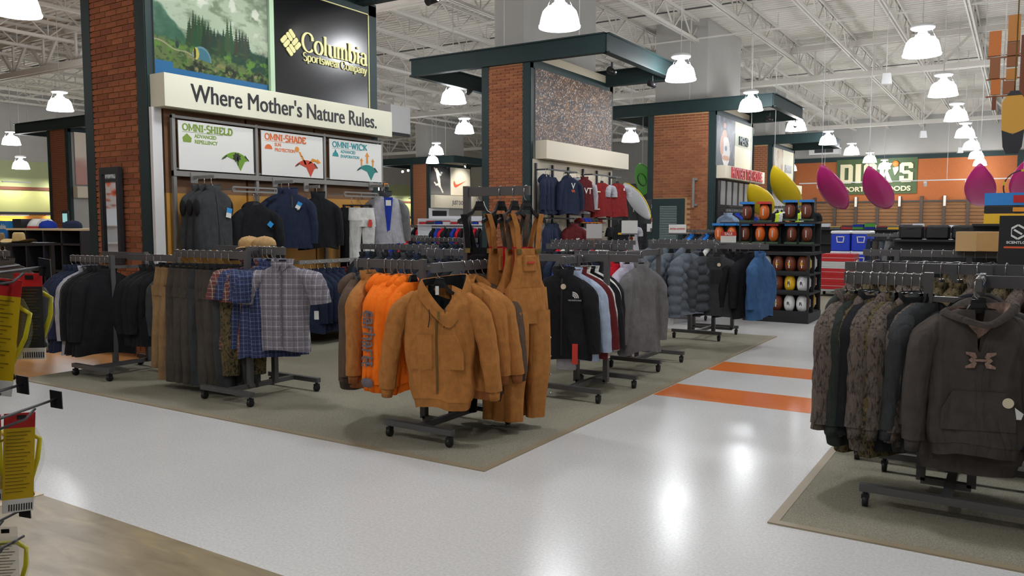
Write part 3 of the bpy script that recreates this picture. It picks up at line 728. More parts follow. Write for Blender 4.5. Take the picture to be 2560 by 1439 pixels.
# --- farthest right tower
def beigeposter(u, v):
    c = np.zeros(u.shape+(3,)); c[:] = (206, 190, 160); return mix(c, (176, 140, 110), ss(fbm(u, v, 6, 4), .5, .62))
tag(painted('beige_poster', 1.5, 1.4, 30, 24, beigeposter, gl_print, None, face(-8.47, 33.75, 3.2)), 'beige figure poster on the farthest right tower', 'mural')
pb = thing('poster_board', 'pale yellow board with a small dark plate on the farthest right tower', 'sign', (-8.47, 35.4, 3.2), PI/2)
MB().box(-.9, .9, 0, .03, 0, 1.4).build('panel', pale, pb); MB().box(-.55, .55, -.012, 0, .5, .82).build('plate', dk, pb)
text_mb('Reebok', .15, .004, .004, 1.2, M=T(-.05, -.016, .6)).build('lettering', mat('white_print', (232, 232, 232), .5), pb)
band('plain cream sign board on the farthest right tower', -8.48, 33.0, 36.9, m=pale)
# --- far left tower
def pink(u, v):
    c = np.zeros(u.shape+(3,)); c[:] = (240, 226, 208); c = mix(c, (206, 160, 150), ss(.55-v+.3*(fbm(u, v, 5, 7)-.5), 0, .2)); return c
tag(painted('pink_mural', 3.4, 1.75, 40, 24, pink, matte_print, None, face(-26.9, 16.9, 2.86)), 'washed out pink and cream mural on the far left tower', 'mural')
band('plain white sign board on the far left tower', -26.92, 15.1, 18.9, 2.42, 2.8, m=warmw)
# --- running poster tower
def runner(u, v):
    c = np.zeros(u.shape+(3,)); c[:] = (70, 68, 68); c = mix(c, (112, 110, 108), ss(v, .35, .05)); c = mix(c, (30, 30, 32), ss(v, .55, .85)); c = mix(c, (150, 150, 148), ss(fbm(u, v, 9, 2), .6, .7)*(v > .55)*(u > .5))
    def seg(x0, y0, x1, y1, w, col=(222, 214, 202)):
        nonlocal c
        dx, dy = x1-x0, y1-y0; t = np.clip(((u-x0)*dx+(v-y0)*dy)/(dx*dx+dy*dy), 0, 1)
        c = mix(c, col, (np.hypot(u-x0-t*dx, (v-y0-t*dy)*1.25) < w)*1.)
    seg(.34, .8, .42, .5, .075); seg(.42, .5, .46, .3, .06); seg(.46, .32, .62, .08, .035); seg(.42, .36, .28, .34, .045); seg(.28, .34, .2, .42, .03); seg(.3, .78, .2, .92, .03); seg(.4, .78, .5, .68, .03); seg(.3, .86, .3, .88, .05)
    return c
tag(painted('runner_poster', 1.72, 1.5, 70, 60, runner, gl_print, None, face(-26.47, 34.75, 3.12)), 'black and white poster of a leaping runner', 'poster')
nk = thing('swoosh_board', 'white board with an orange swoosh beside the runner poster', 'sign', (-26.47, 36.6, 3.12), PI/2)
MB().box(-.92, .92, 0, .03, 0, 1.5).build('panel', warmw, nk)
swp = [(-.62, .78), (-.68, .62), (-.62, .48), (-.5, .43), (-.35, .46), (.55, .85), (-.2, .62), (-.42, .58), (-.52, .62), (-.56, .7)]
MB().prism(swp, 0, -.02).build('swoosh', mat('swoosh_orange', (232, 96, 60), .5), nk)
jd = band('white sign board with grey JUST DO IT lettering', -26.48, 33.9, 37.9, 2.4, 3.08, m=warmw)
text_mb('JUST DO IT.', .3, .01, .008, .85, M=T(.262, .25, 2.6) @ RX90).build('lettering', mat('grey_letter', (110, 106, 104), .5), jd)
# ------------------------------------------------------------------ garments
# local frame: origin where the hook lies on the rail, front towards -y, shoulders along x
NECK = -.15
plast = mat('hanger_plastic', (22, 22, 25), .35)
def wob(x, y, z, s, sc):
    return noise.noise((x*sc+s*7.3, y*sc-s*3.1, z*sc*.45+s*1.7))
def body_rings(seed, L, sh, hem, d, fold, nz=22, n=36, neck=.085, puff=0, gather=0, vneck=0):
    if puff: nz = 48
    rings = []; rr = random.Random(seed); ph = [rr.random()*6.28 for _ in range(5)]; k1 = rr.choice((3, 4, 5)); tilt = (rr.random()-.5)*.03
    for i in range(nz+1):
        t = i/nz; z = NECK-L*t
        dz = L*t
        w = np.interp(dz, [0, .015, .045, .075, .13, .3, L*.75, L], [neck, neck+.04, sh*.72, sh*.95, sh+.01, sh*.93+hem*.05, hem*.96, hem])
        dd = np.interp(dz, [0, .05, .15, .35, L], [.045, .055, d*.8, d, d*1.05])
        if gather and t > .9: w *= 1-gather*(t-.9)*6; dd *= 1+.25*(t-.9)*8
        A = fold*min(1, max(0, dz-.05)/.45)
        ring = []
        for j in range(n):
            a = 2*PI*j/n; c, s = math.cos(a), math.sin(a)
            x = w*math.copysign(abs(c)**.75, c); y = dd*math.copysign(abs(s)**.7, s)
            u = x/w
            f = A*(math.sin(u*k1*2.1+ph[0]+t*1.2)*.55+math.sin(u*7.7+ph[1]-t*2)*.3)
            f += A*1.3*wob(x, y, z, seed, 5)
            if puff: f += 0
            y += f*(1 if s > 0 else .85)
            x += A*.5*math.sin(t*9+ph[2]+(0 if c > 0 else 2))+tilt*t
            if puff:
                q = abs(math.sin(PI*dz/puff)); y *= .7+.42*q**.5; x *= .93+.09*q**.5
            if vneck and y < 0 and abs(x) < vneck: z_ = min(z, NECK-.2*(1-abs(x)/vneck)**.8-.03)
            else: z_ = z
            ring.append((x, y, z_-(.02*abs(u)**2 if t > .95 else 0)+A*.6*math.sin(u*3+ph[3])*(t > .93)))
        rings.append(ring)
    return rings
def sleeve_rings(seed, side, sh, ln, r0, r1, splay, fold, fwd=-.02, n=16, nz=18, puff=0, bend=.02):
    if puff: nz = 42
    rr = random.Random(seed+91*side); rings = []; ph = rr.random()*6.28
    x0 = side*(sh-.06); z0 = NECK-.05
    for i in range(nz+1):
        t = i/nz
        cx = x0+side*(.03*min(1, t/.22)+splay*t**.8+bend*math.sin(PI*t)); cy = fwd*t+rr.uniform(-.002, .002)-.02*math.sin(PI*t); cz = z0-ln*t
        r = r0+(r1-r0)*t**.8
        if t < .22: r *= .42+.58*math.sin(t/.22*PI/2); cx -= side*.03*(1-t/.22)**2
        if puff: r *= .76+.36*abs(math.sin(PI*ln*t/puff))**.5
        tx = side*(splay*.8+bend*PI*math.cos(PI*t))/ln   # lean of the ring
        ring = []
        for j in range(n):
            a = 2*PI*j/n; c, s = math.cos(a), math.sin(a)
            q = 1+fold*7*wob(c*.1, s*.1, cz, seed+side, 11)+fold*2*math.sin(t*26+ph+s*1.5)*math.sin(PI*t)
            ring.append((cx+r*c*q, cy+r*.95*s*q, cz+tx*r*c*.8))
        rings.append(ring)
    return rings
def hood_mb(seed, sc=1.0, front=False):
    m = MB(); n, k = 18, 10; rings = []
    for i in range(k+1):
        th = PI*.97*i/k+.05
        ring = []
        for j in range(n):
            a = 2*PI*j/n; x = math.sin(th)*math.cos(a)*.145*sc; y = math.sin(th)*math.sin(a)*.1*sc; z = math.cos(th)*.115*sc
            if y < 0: y *= .55
            z -= .05*max(0, y/.1)+.25*max(0, abs(x)-.07)
            w = 1+.16*wob(x*3, y*3, z*3, seed, 3)
            ring.append((x*w, .06+y*w, NECK-.035+z*w*.78))
        rings.append(ring)
    return m.loft(rings, True, True)
def collar_mb(r=.085, h=.06, flare=.012):
    m = MB(); n = 20
    def ring(rad, z, dy=0): return [(rad*1.05*math.cos(2*PI*j/n), dy+rad*.62*math.sin(2*PI*j/n), NECK+z-(.022 if math.sin(2*PI*j/n) < -.3 else 0)) for j in range(n)]
    return m.loft([ring(r+.006, -.03), ring(r, 0), ring(r+flare, h), ring(r+flare-.008, h), ring(r-.014, 0), ring(r-.02, -.04)], False, True)
def hanger_parts(wide=.2, clip=False):
    hk = MB(); pts = [(0, 0, -.125), (0, 0, -.1), (-.016, 0, -.085), (-.021, 0, -.07), (-.021, 0, -.012), (-.014, 0, .006), (0, 0, .011), (.014, 0, .006), (.021, 0, -.012), (.022, 0, -.034)]
    hk.tube(pts, .0036, 5)
    sh = MB()
    if clip:
        sh.bar((-.16, 0, -.125), (.16, 0, -.125), .012, .02)
        for s in (-1, 1): sh.box(s*.14-.014, s*.14+.014, -.02, .02, -.175, -.115)
    else:
        P = [(-wide*.9, 0, NECK-.105), (-wide*.6, 0, NECK-.07), (-wide*.3, 0, NECK-.035), (-.03, 0, NECK+.02), (.03, 0, NECK+.02), (wide*.3, 0, NECK-.035), (wide*.6, 0, NECK-.07), (wide*.9, 0, NECK-.105)]
        rings = []
        for x, y, z in P: rings.append([(x, -.013, z-.012), (x, .013, z-.012), (x, .011, z+.014), (x, -.011, z+.014)])
        sh.loft(rings, True, True, False)
        sh.prism([(-.045, NECK-.02), (.045, NECK-.02), (.03, NECK+.05), (-.03, NECK+.05)], -.008, .008)
    return sh, hk
_h, _k = hanger_parts(); HANG = (_h.mesh('hanger', plast), _k.mesh('hook', steel))
_h, _k = hanger_parts(clip=True); CLIP = (_h.mesh('hanger', plast), _k.mesh('hook', steel))
PROTO = {}
jit = random.Random(17)
def cloth_parts(kind, m, seed, **o):
    """list of (part name, mesh) for one garment"""
    P = []; L = o.get('L', .72); sh = o.get('sh', .225); d = o.get('d', .075); fold = o.get('fold', .016); hem = o.get('hem', sh+.035)
    m2 = o.get('m2') or m
    if kind in ('jacket', 'hoodie', 'sweater', 'shirt', 'puffer', 'tee', 'vest'):
        puff = .115 if kind == 'puffer' else 0
        if kind == 'puffer': d = .1
        rings = body_rings(seed, L, sh, hem, d, fold if not puff else .006, puff=puff, gather=.25 if kind in ('hoodie', 'puffer') or o.get('rib') else 0, vneck=o.get('vneck', 0))
        b = MB().loft(rings); P.append(('body', b.mesh('body', m)))
        if o.get('rib'):
            last = rings[-1]; rg = [[(x*(.97-.03*k), y*(.97-.02*k), z-.03*k) for x, y, z in last] for k in range(3)]
            P.append(('hem_band', MB().loft(rg).mesh('hem_band', o['rib'])))
        ln, r0, r1, sp = dict(jacket=(.6, .085, .06, .075), hoodie=(.6, .08, .058, .07), sweater=(.58, .075, .055, .06), shirt=(.24, .085, .095, .1), puffer=(.62, .1, .075, .06), tee=(.2, .085, .09, .09), vest=(0, 0, 0, 0))[kind]
        ln = o.get('sl', ln); sp = o.get('splay', sp)
        if ln:
            for s in (-1, 1):
                rg = sleeve_rings(seed, s, sh, ln, r0, r1, sp, .018 if not puff else .004, puff=puff)
                P.append(('sleeve', MB().loft(rg, True, kind in ('shirt', 'tee') and False).mesh('sleeve', o.get('ms') or m)))
                if o.get('rib'):
                    c = [(sum(p[i] for p in rg[-1])/len(rg[-1])) for i in range(3)]
                    P.append(('cuff', MB().tube([(c[0], c[1], c[2]+.02), (c[0]+s*.006, c[1], c[2]-.065)], [r1*.8, r1*.62], 10).mesh('cuff', o['rib'])))
        if kind == 'vest':
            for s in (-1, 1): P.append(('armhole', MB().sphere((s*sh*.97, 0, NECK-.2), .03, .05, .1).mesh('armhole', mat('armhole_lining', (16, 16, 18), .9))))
        if kind in ('hoodie', 'puffer') or o.get('hood'): P.append(('hood', hood_mb(seed, 1.15 if kind == 'puffer' else 1).mesh('hood', m2)))
        elif o.get('nocol'): pass
        elif kind in ('tee',): P.append(('collar', collar_mb(.088, .006, .0).mesh('collar', m2)))
        else: P.append(('collar', collar_mb(.085, o.get('col', .055)).mesh('collar', m2)))
        if o.get('zip') is not None:
            z = MB(); c = [min(r, key=lambda p: abs(p[0])+(10 if p[1] > 0 else 0)) for r in rings]
            z.loft([[(-.008, p[1]-.006, p[2]), (.008, p[1]-.006, p[2]), (.008, p[1]+.01, p[2]), (-.008, p[1]+.01, p[2])] for p in c[1:o.get('zipn', 22)]], True, True, False)
            P.append(('zipper', z.mesh('zipper', o['zip'])))
        if o.get('logo'):
            for fn, lm in o['logo']: P.append(('logo', fn(rings).mesh('logo', lm)))
    elif kind in ('pants', 'overalls'):
        LL = o.get('L', 1.0); w0 = .2; top = -.16; b = MB()
        if kind == 'overalls': top = -.74
        rr = random.Random(seed); ph = rr.random()*6
        hip = [];
        for i in range(7):
            t = i/6; z = top-.26*t; w = w0*(.92+.12*t); dd = .045+.026*math.sin(t*PI*.5); w *= 1-.04*max(0, t-.7)
            hip.append([(w*math.copysign(abs(math.cos(a))**.7, math.cos(a)), dd*math.copysign(abs(math.sin(a))**.7, math.sin(a))+.012*t*math.sin(math.cos(a)*6+ph), z) for a in [2*PI*k/28 for k in range(28)]])
        b.loft(hip); P.append(('waist', b.mesh('waist', m)))
        for s in (-1, 1):
            rings = []
            for i in range(15):
                t = i/14; z = top-.17-(LL-.19)*t; cx = s*(w0*.5+.01*t); rx = w0*(.53-.13*t)*(1+.05*math.sin(t*9+ph)); ry = .082-.016*t**.5+.013*math.sin(t*6+ph+s)*t
                if t > .93: rx *= 1.03
                rings.append([(cx+rx*math.cos(a)*(1+.08*wob(math.cos(a), math.sin(a), z*3, seed+s, 1.5)), ry*math.sin(a)*(1+.22*math.sin(math.cos(a)*5+ph+t*3))+.02*math.sin(t*5+ph), z) for a in [2*PI*k/18 for k in range(18)]])
            P.append(('leg', MB().loft(rings).mesh('leg', m)))
        if kind == 'pants':
            bl = MB().loft([[(x*1.02, y*1.06, z+.004) for x, y, z in hip[0]], [(x*1.02, y*1.06, z-.04) for x, y, z in hip[0]]]); P.append(('waistband', bl.mesh('waistband', m2)))
            if o.get('pocket', False):
                pk = MB(); pk.bbox(-.15, -.04, -.088, -.06, top-.2, top-.06, .01); P.append(('pocket', pk.mesh('pocket', m)))
        else:
            bib = MB(); rings = []
            for i in range(9):
                t = i/8; z = -.45-.32*t; w = np.interp(t, [0, .3, .75, 1], [.105, .11, .14, .19]); rings.append([(w*math.copysign(abs(math.cos(a))**.6, math.cos(a)), (.02+.025*t)*math.copysign(abs(math.sin(a))**.7, math.sin(a))+.012*math.sin(t*4+ph), z) for a in [2*PI*k/24 for k in range(24)]])
            bib.loft(rings); P.append(('bib', bib.mesh('bib', m)))
            for s in (-1, 1):
                st = MB(); st.loft([[(s*x-.022, y, z), (s*x+.022, y, z), (s*x+.022, y+.006, z), (s*x-.022, y+.006, z)] for x, y, z in ((.085, -.03, -.47), (.1, -.03, -.3), (.13, -.02, NECK-.05), (.13, .014, NECK-.047), (.1, .03, -.3), (.05, .035, -.5))], True, True, False)
                P.append(('strap', st.mesh('strap', m2)))
                bk = MB().box(s*.088-.02, s*.088+.02, -.036, -.028, -.49, -.455); P.append(('buckle', bk.mesh('buckle', mat('brass', (180, 160, 100), .3, metal=1))))
            pk = MB().bbox(-.06, .06, -.055, -.03, -.62, -.5, .008); P.append(('pocket', pk.mesh('pocket', m)))
            ln = MB().tube([(0, .0, -.36), (0, -.0, -.36)], .01)
            sn = MB()
            for s in (-1, 1):
                for k in range(4): sn.sphere((s*.2, -.06, -1.1-k*.13), .007, n=6, m=4)
    return P
def garment(name, kind, m, label, cat, loc, rotz=0, seed=1, group=None, tags=(), lean=0, **o):
    key = (kind, m.name, seed, tuple(sorted((k, str(v)) for k, v in o.items())))
    if key not in PROTO: PROTO[key] = cloth_parts(kind, m, seed, **o)
    t = thing(name, label, cat, loc, rotz, group)
    if group:
        q = jit.uniform; t.rotation_euler = (q(-.035, .035), q(-.04, .04), rotz+q(-.12, .12))
    for pn, me in PROTO[key]: obj(pn, me, t)
    hg = CLIP if kind == 'pants' else HANG
    h = obj('hanger', hg[0], t); obj('hook', hg[1], h)
    for fn in tags: fn(t)
    if lean: t.matrix_world = T(*loc) @ RY(lean) @ RZ(rotz)
    return t
tagw = mat('paper_white', (226, 226, 222), .6)
def hang_tag(x, y, z, w=.04, h=.06, m=None, rot=.2, m2=None):
    def f(t):
        b = MB(); b.box(-w/2, w/2, -.0015, .0015, 0, h); o = obj('price_tag', b.mesh('price_tag', m or tagw), t, (x, y, z)); o.rotation_euler = (0, rot, 0)
        if m2: MB().box(-w/2, w/2, -.0025, .0025, h*.5, h).build('tag_print', m2, o)
    return f
# ------------------------------------------------------------------ clothes racks
rackm = mat('charcoal_steel', (92, 91, 92), .42, metal=.2, var=.05, vscale=4)
wheel = mat('caster_rubber', (24, 24, 28), .5)
cast_me = MB()
cast_me.tube([(-.013, 0, .032), (.013, 0, .032)], .032, 14); cast_me.tube([(0, 0, .05), (0, 0, .085)], .012, 8); cast_me.box(-.018, .018, -.022, .022, .045, .07)
cast_me = cast_me.mesh('caster', wheel)
def rack(label, cx, cy, rails, posts, base=(.3, .34), zf=.006, group='clothes racks on casters', bars=()):
    """rails: ((x,y),(x,y),z); posts: (x,y,top); all in world metres"""
    r = thing('clothes_rack', label, 'clothes rack', (cx, cy, zf), 0, group)
    bx, by = base; zb = .105
    for s in (-1, 1):
        MB().bar((-bx, s*by, zb), (bx, s*by, zb), .045, .04).build('foot', rackm, r)
        for q in (-1, 1): obj('caster', cast_me, r, (q*(bx-.03), s*by, 0))
    MB().bar((-.0, -by, zb+.0), (0, by, zb), .05, .038).build('base_bar', rackm, r)
    for x, y, zt in posts: MB().bar((x-cx, y-cy, zb), (x-cx, y-cy, zt), .045).build('post', rackm, r)
    for x, y, zt in posts:
        if abs(x-cx) > .03: MB().bar((0, y-cy, zb), (x-cx, y-cy, zb), .045, .036).build('base_bar', rackm, r)
    for (a, b, z) in rails:
        MB().bar((a[0]-cx, a[1]-cy, z-.033), (b[0]-cx, b[1]-cy, z-.033), .028, .066).build('rail', rackm, r)
    for (a, b) in bars: MB().bar((a[0]-cx, a[1]-cy, a[2]), (b[0]-cx, b[1]-cy, b[2]), .03).build('brace', rackm, r)
    return r
# ------------------------------------------------------------------ cloth
F = dict(duck=fabric('brown_duck', (176, 118, 62), vs=20), duck2=fabric('dark_duck', (92, 76, 64)), orange=fabric('safety_orange', (255, 122, 26), var=.05), blk=fabric('black', (30, 31, 34)), nvy=fabric('navy', (38, 46, 68)),
         chr=fabric('charcoal', (60, 62, 64)), gry=fabric('grey', (112, 111, 112)), lgry=fabric('light_grey', (170, 170, 178)), oliv=fabric('olive_brown', (74, 68, 62)), khk=fabric('khaki', (142, 114, 80)), tan=fabric('tan', (186, 152, 106)),
         rib=fabric('brown_rib', (150, 92, 52), bs=150), ribk=fabric('dark_rib', (70, 58, 50)), mar=fabric('maroon', (96, 34, 36)), red=fabric('red', (200, 30, 46)), lav=fabric('lavender', (196, 190, 206)), wht=fabric('white', (214, 214, 210)),
         lbl=fabric('pale_blue', (168, 182, 204)), puf=fabric('slate_puffer', (102, 110, 120), var=.06), puf2=fabric('dark_puffer', (74, 78, 84), var=.06), blu=fabric('blue_fleece', (62, 98, 142)), ua=fabric('brown_fleece', (74, 68, 64), bump=.1), grn=fabric('dark_green', (48, 54, 50)), rblue=fabric('royal_blue', (36, 60, 160)), ltblue=fabric('bright_blue', (40, 120, 210)),
         redk=fabric('brick_red', (132, 40, 40)), slate=fabric('slate_fleece', (78, 82, 92)), lime=fabric('lime', (200, 232, 60)), peach=fabric('peach', (236, 150, 90)), sky=fabric('grey_blue', (130, 148, 172)))
bark = camo('bark', [(52, 44, 40), (80, 70, 62), (100, 88, 80), (64, 54, 50), (128, 116, 106), (48, 40, 36)], (15, 15, 4.2))
leaf = camo('leaf', [(28, 28, 22), (58, 54, 34), (96, 82, 50), (36, 38, 28), (132, 120, 88), (60, 50, 36)], (11, 11, 6))
gplaid = plaid('grey', (128, 124, 132), (206, 202, 208), (96, 92, 104), 22, .13)
bplaid = plaid('navy', (40, 52, 92), (120, 130, 160), (28, 34, 60), 30)
rplaid = plaid('maroon', (96, 60, 58), (190, 180, 160), (120, 40, 44), 30)
brass = mat('brass', (180, 160, 100), .3, metal=1)
zipk = mat('zip_dark', (34, 30, 28), .5)
tgo = mat('tag_orange', (230, 150, 40), .6); tgr = mat('tag_red', (206, 60, 50), .6); tgb = mat('tag_blue', (40, 150, 220), .5)
Q = PI/2
# ------------------------------------------------------------------ front rack: work jackets, orange hoodies, bib overalls
rack('charcoal four-way rack of brown work jackets and orange hoodies, nearest the carpet corner', -3.56, 4.78, [((-4.37, 4.64), (-3.7, 4.64), 1.275), ((-3.4, 4.36), (-3.4, 5.1), 1.275), ((-3.62, 5.06), (-3.04, 5.06), 1.82)],
     [(-3.7, 4.64, 1.285), (-3.6, 5.06, 1.83), (-3.4, 5.12, 1.29)], (.3, .38), bars=[((-3.7, 4.64, 1.22), (-3.4, 4.9, 1.22)), ((-3.7, 4.64, .1), (-3.56, 4.64, .1))])
garment('hooded_jacket', 'hoodie', F['duck2'], 'dark brown hooded jacket at the left end of the front rack', 'jacket', (-4.34, 4.64, 1.275), Q+.35, 3, L=.76, sh=.25, d=.1, rib=F['ribk'], sl=.66)
def sleeve_patch(t): pass
garment('work_jacket', 'jacket', F['duck'], 'brown duck work jacket left of the orange hoodies on the front rack', 'jacket', (-4.23, 4.64, 1.275), Q+.25, 4, sl=.64, L=.72, sh=.25, d=.1, rib=F['rib'], col=.07, m2=F['duck'])
grey_print = mat('grey_print', (110, 104, 110), .7)
SIDE = Matrix(((0, 1, 0, 0), (0, 0, -1, 0), (-1, 0, 0, 0), (0, 0, 0, 1)))
def sleeve_text(t):
    text_mb('carhartt', .125, .003, .0015, 1.0, 'LEFT', M=T(-.34, .0, NECK-.2) @ RY(.05) @ SIDE).build('lettering', grey_print, t)
    MB().lathe([(.035, 0), (.035, .003)], 12, cap0=True, cap1=True, M=T(-.368, -.035, NECK-.72) @ RY(-Q)).build('lettering', grey_print, t)
for i in range(5):
    garment('orange_hoodie', 'hoodie', F['orange'], 'bright orange hooded sweatshirt, %s of five from the left on the front rack' % ORD[i], 'sweatshirt', (-4.06+i*.066, 4.64, 1.275), Q+.12-.05*i, 10+i % 3, 'orange hoodies on the front rack', tags=(sleeve_text,) if i < 2 else (), L=.72, sh=.24, d=.065, rib=F['orange'], sl=.68)
# the face-out hooded jacket is built on its own: open hood with dark quilted lining
def hood_open(ma, mb2, drop=.235, wx=.16, up=.06):
    rim, mid, bk, low = [], [], [], []
    n = 20
    for j in range(n+1):
        a = PI*(-.5+1*j/n)              # from the throat (front) over one side, back, other side
        pass
    m = MB(); ring = []
    for j in range(30):
        a = 2*PI*j/30-PI/2; c, s = math.cos(a), math.sin(a)     # s=-1 front throat
        front = max(0, -s)
        ring.append((wx*c*(1-.45*front**2)+.02*front, .0+.08*s-.045*front, NECK+up-drop*front**1.5+.018*c))
    r2 = [(x*1.14, y*1.15-.006, z-.2*drop) for x, y, z in ring]; r3 = [(x*1.18, y*1.2-.0, z-.45*drop) for x, y, z in ring]
    m.loft([ring, r2, r3]); l = MB()
    i1 = [(x*.95, y*.92, z-.004) for x, y, z in ring]; i2 = [(x*.8, y*.7+.03, z-.07-.05*(y > 0)) for x, y, z in ring]; i3 = [(x*.3, .03+y*.2, NECK-.18) for x, y, z in ring]
    l.loft([i1, i2, i3], False, True)
    e = MB().loft([ring, i1]); m.v_ = None
    m.add(e.v, e.f, True)
    return m.mesh('hood', ma), l.mesh('lining', mb2)
hood_me, lin_me = hood_open(F['duck'], F['blk'])
def front_extras(t):
    h = obj('hood', hood_me, t, (.03, 0, 0), .3); obj('lining', lin_me, h)
    MB().bar((.02, -.135, NECK-.17), (.022, -.14, NECK-.22), .016, .008).build('zip_pull', brass, t)
    for x in (-.05, .06): MB().tube([(x, -.115, NECK-.15), (x+.006, -.13, NECK-.22), (x-.004, -.13, NECK-.28)], .0035, 5).build('drawstring', zipk, t)
    for s in (-1, 1): MB().prism([(s*.03, -.48), (s*.13, -.48), (s*.19, -.6), (s*.19, -.72), (s*.03, -.72)], -.125, -.1).build('pocket', F['duck'], t)
    MB().box(-.012, .012, -.09, -.086, NECK-.06, NECK+.0).build('care_label', tagw, t)
garment('hooded_jacket', 'jacket', F['duck'], 'brown hooded work jacket facing the aisle, dark lining in its open hood', 'jacket', (-3.4, 4.45, 1.275), .42, 21, L=.78, sh=.26, hem=.25, d=.115, fold=.022, rib=F['duck'], zip=mat('zip_brown', (120, 92, 50), .4, metal=.6), zipn=22, nocol=1, vneck=.12, splay=.15, sl=.68, tags=(front_extras, hang_tag(.3, -.06, -.5, m2=tgo)))
garment('work_jacket', 'jacket', F['duck'], 'brown work jacket directly behind the face-out hooded one', 'jacket', (-3.4, 4.72, 1.275), .2, 22, L=.76, sh=.25, d=.09, rib=F['rib'], splay=.1, m2=F['duck'])
garment('work_jacket', 'hoodie', F['duck'], 'brown hooded jacket, third on the front rack arm, sleeve bent out', 'jacket', (-3.4, 4.82, 1.275), .12, 23, L=.74, sh=.25, d=.09, rib=F['rib'], splay=.16)
garment('work_jacket', 'hoodie', F['duck2'], 'dark brown jacket, fourth on the front rack arm', 'jacket', (-3.4, 4.91, 1.275), .1, 24, L=.8, sh=.26, d=.09, rib=F['ribk'], splay=.13)
garment('work_jacket', 'hoodie', F['blk'], 'black hooded jacket at the back of the front rack arm', 'jacket', (-3.4, 5.0, 1.275), .05, 25, L=.74, sh=.25, d=.09, splay=.1)
for x, rz, m, m2, lb, sd in ((-3.48, .25, F['blk'], F['blk'], 'black bib overalls with a red label, left end of the tall rail', 31), (-3.29, 1.3, F['duck'], F['duck'], 'brown duck bib overalls, second on the tall rail', 32), (-3.17, 1.4, F['duck'], F['duck2'], 'brown bib overalls with dark straps, third on the tall rail', 33), (-3.07, 1.2, F['duck'], F['duck'], 'brown bib overalls with side snaps, right end of the tall rail', 34)):
    g = garment('bib_overalls', 'overalls', m, lb, 'overalls', (x, 5.06, 1.82), rz, sd, None, L=1.0, m2=m2)
    MB().box(-.03, .03, -.062, -.056, -.56, -.545).build('label', tgr, g)
    if sd > 31:
        for k in range(4): MB().sphere((.19, -.055, -1.12-k*.14), .008, n=8, m=5).build('snap', steel, g)
        MB().prism([(-.09, -.6), (.09, -.6), (.09, -.44), (-.09, -.44)], .03, .036).build('lining', F['red'], g)
# ------------------------------------------------------------------ second rack: trousers and checked shirts
rack('charcoal rack of brown work trousers and checked shirts left of the orange hoodies', -5.75, 4.87, [((-6.74, 4.72), (-5.72, 4.72), 1.3), ((-6.5, 5.0), (-5.72, 5.0), 1.34), ((-5.9, 4.86), (-5.4, 4.86), 1.34)], [(-5.72, 4.72, 1.31), (-5.72, 5.0, 1.35)], (.33, .38), bars=[((-5.72, 4.72, 1.32), (-5.72, 5.0, 1.32))])
tr = [('khk', 'khaki cargo work trousers with a chest-high pocket'), ('khk', 'khaki brown trousers with a red size strip'), ('oliv', 'olive brown work trousers'), ('oliv', 'olive brown work trousers'), ('oliv', 'olive brown work trousers'), ('chr', 'charcoal work trousers'), ('oliv', 'olive brown work trousers'), ('oliv', 'olive brown work trousers'), ('chr', 'charcoal work trousers')]
for i, (m, lb) in enumerate(tr):
    g = garment('work_trousers', 'pants', F[m], lb+', %s from the left on the trouser rail' % ORD[i], 'trousers', (-6.7+i*.095, 4.72, 1.3), 1.15-.05*i, 41+i % 4, 'trousers on the rack', lean=.12-.022*i, tags=(hang_tag(-.1, -.075, -.3, .045, .08, m2=tgr if i < 2 else tgo),) if i in (1, 2, 3, 5) else (), L=1.08 if i else .98)
    if i == 1:
        MB().box(-.11, -.07, -.088, -.084, -.75, -.45).build('size_strip', F['khk'], g)
        for k in range(6): text_mb('34', .03, .002, 0, 1, M=T(-.09, -.09, -.5-.045*k)).build('lettering', tgr, g)
garment('camo_trousers', 'pants', leaf, 'black and grey camouflage trousers at the right end of the trouser rail', 'trousers', (-5.82, 4.74, 1.3), .9, 45, L=.95)
for i, (m, lb) in enumerate(((rplaid, 'maroon and cream checked shirt'), (rplaid, 'cream and red checked shirt'), (bplaid, 'navy checked shirt'), (rplaid, 'maroon checked shirt'), (bplaid, 'navy blue checked shirt'), (bplaid, 'dark blue checked shirt'))):
    garment('checked_shirt', 'shirt', m, lb+', %s from the left behind the grey checked shirt' % ORD[i], 'shirt', (-5.84+i*.06, 4.86, 1.34), 1.25-.08*i, 51+i % 3, 'checked shirts on the trouser rack', L=.8 if i > 2 else .74, sh=.23, d=.06, sl=.26)
def shirt_extras(t):
    MB().prism([(.0, -.0), (.07, .035), (.085, .0), (.02, -.06)], -.07, -.062, M=T(0, 0, NECK+.01)).build('collar_leaf', gplaid, t)
    MB().prism([(.0, -.0), (-.02, -.06), (-.085, .0), (-.07, .035)], -.07, -.062, M=T(0, 0, NECK+.01)).build('collar_leaf', gplaid, t)
    for k in range(6): MB().sphere((0, -.079, NECK-.1-.1*k), .006, n=6, m=4).build('button', mat('button_grey', (150, 146, 150), .4), t)
garment('checked_shirt', 'shirt', gplaid, 'grey and white checked short-sleeved shirt facing the aisle', 'shirt', (-5.43, 4.86, 1.34), .5, 57, L=.74, sh=.24, hem=.22, d=.07, sl=.28, splay=.13, fold=.012, tags=(shirt_extras, hang_tag(.3, -.03, -.62, .04, .075, rot=0)), zip=mat('placket', (108, 104, 112), .9))
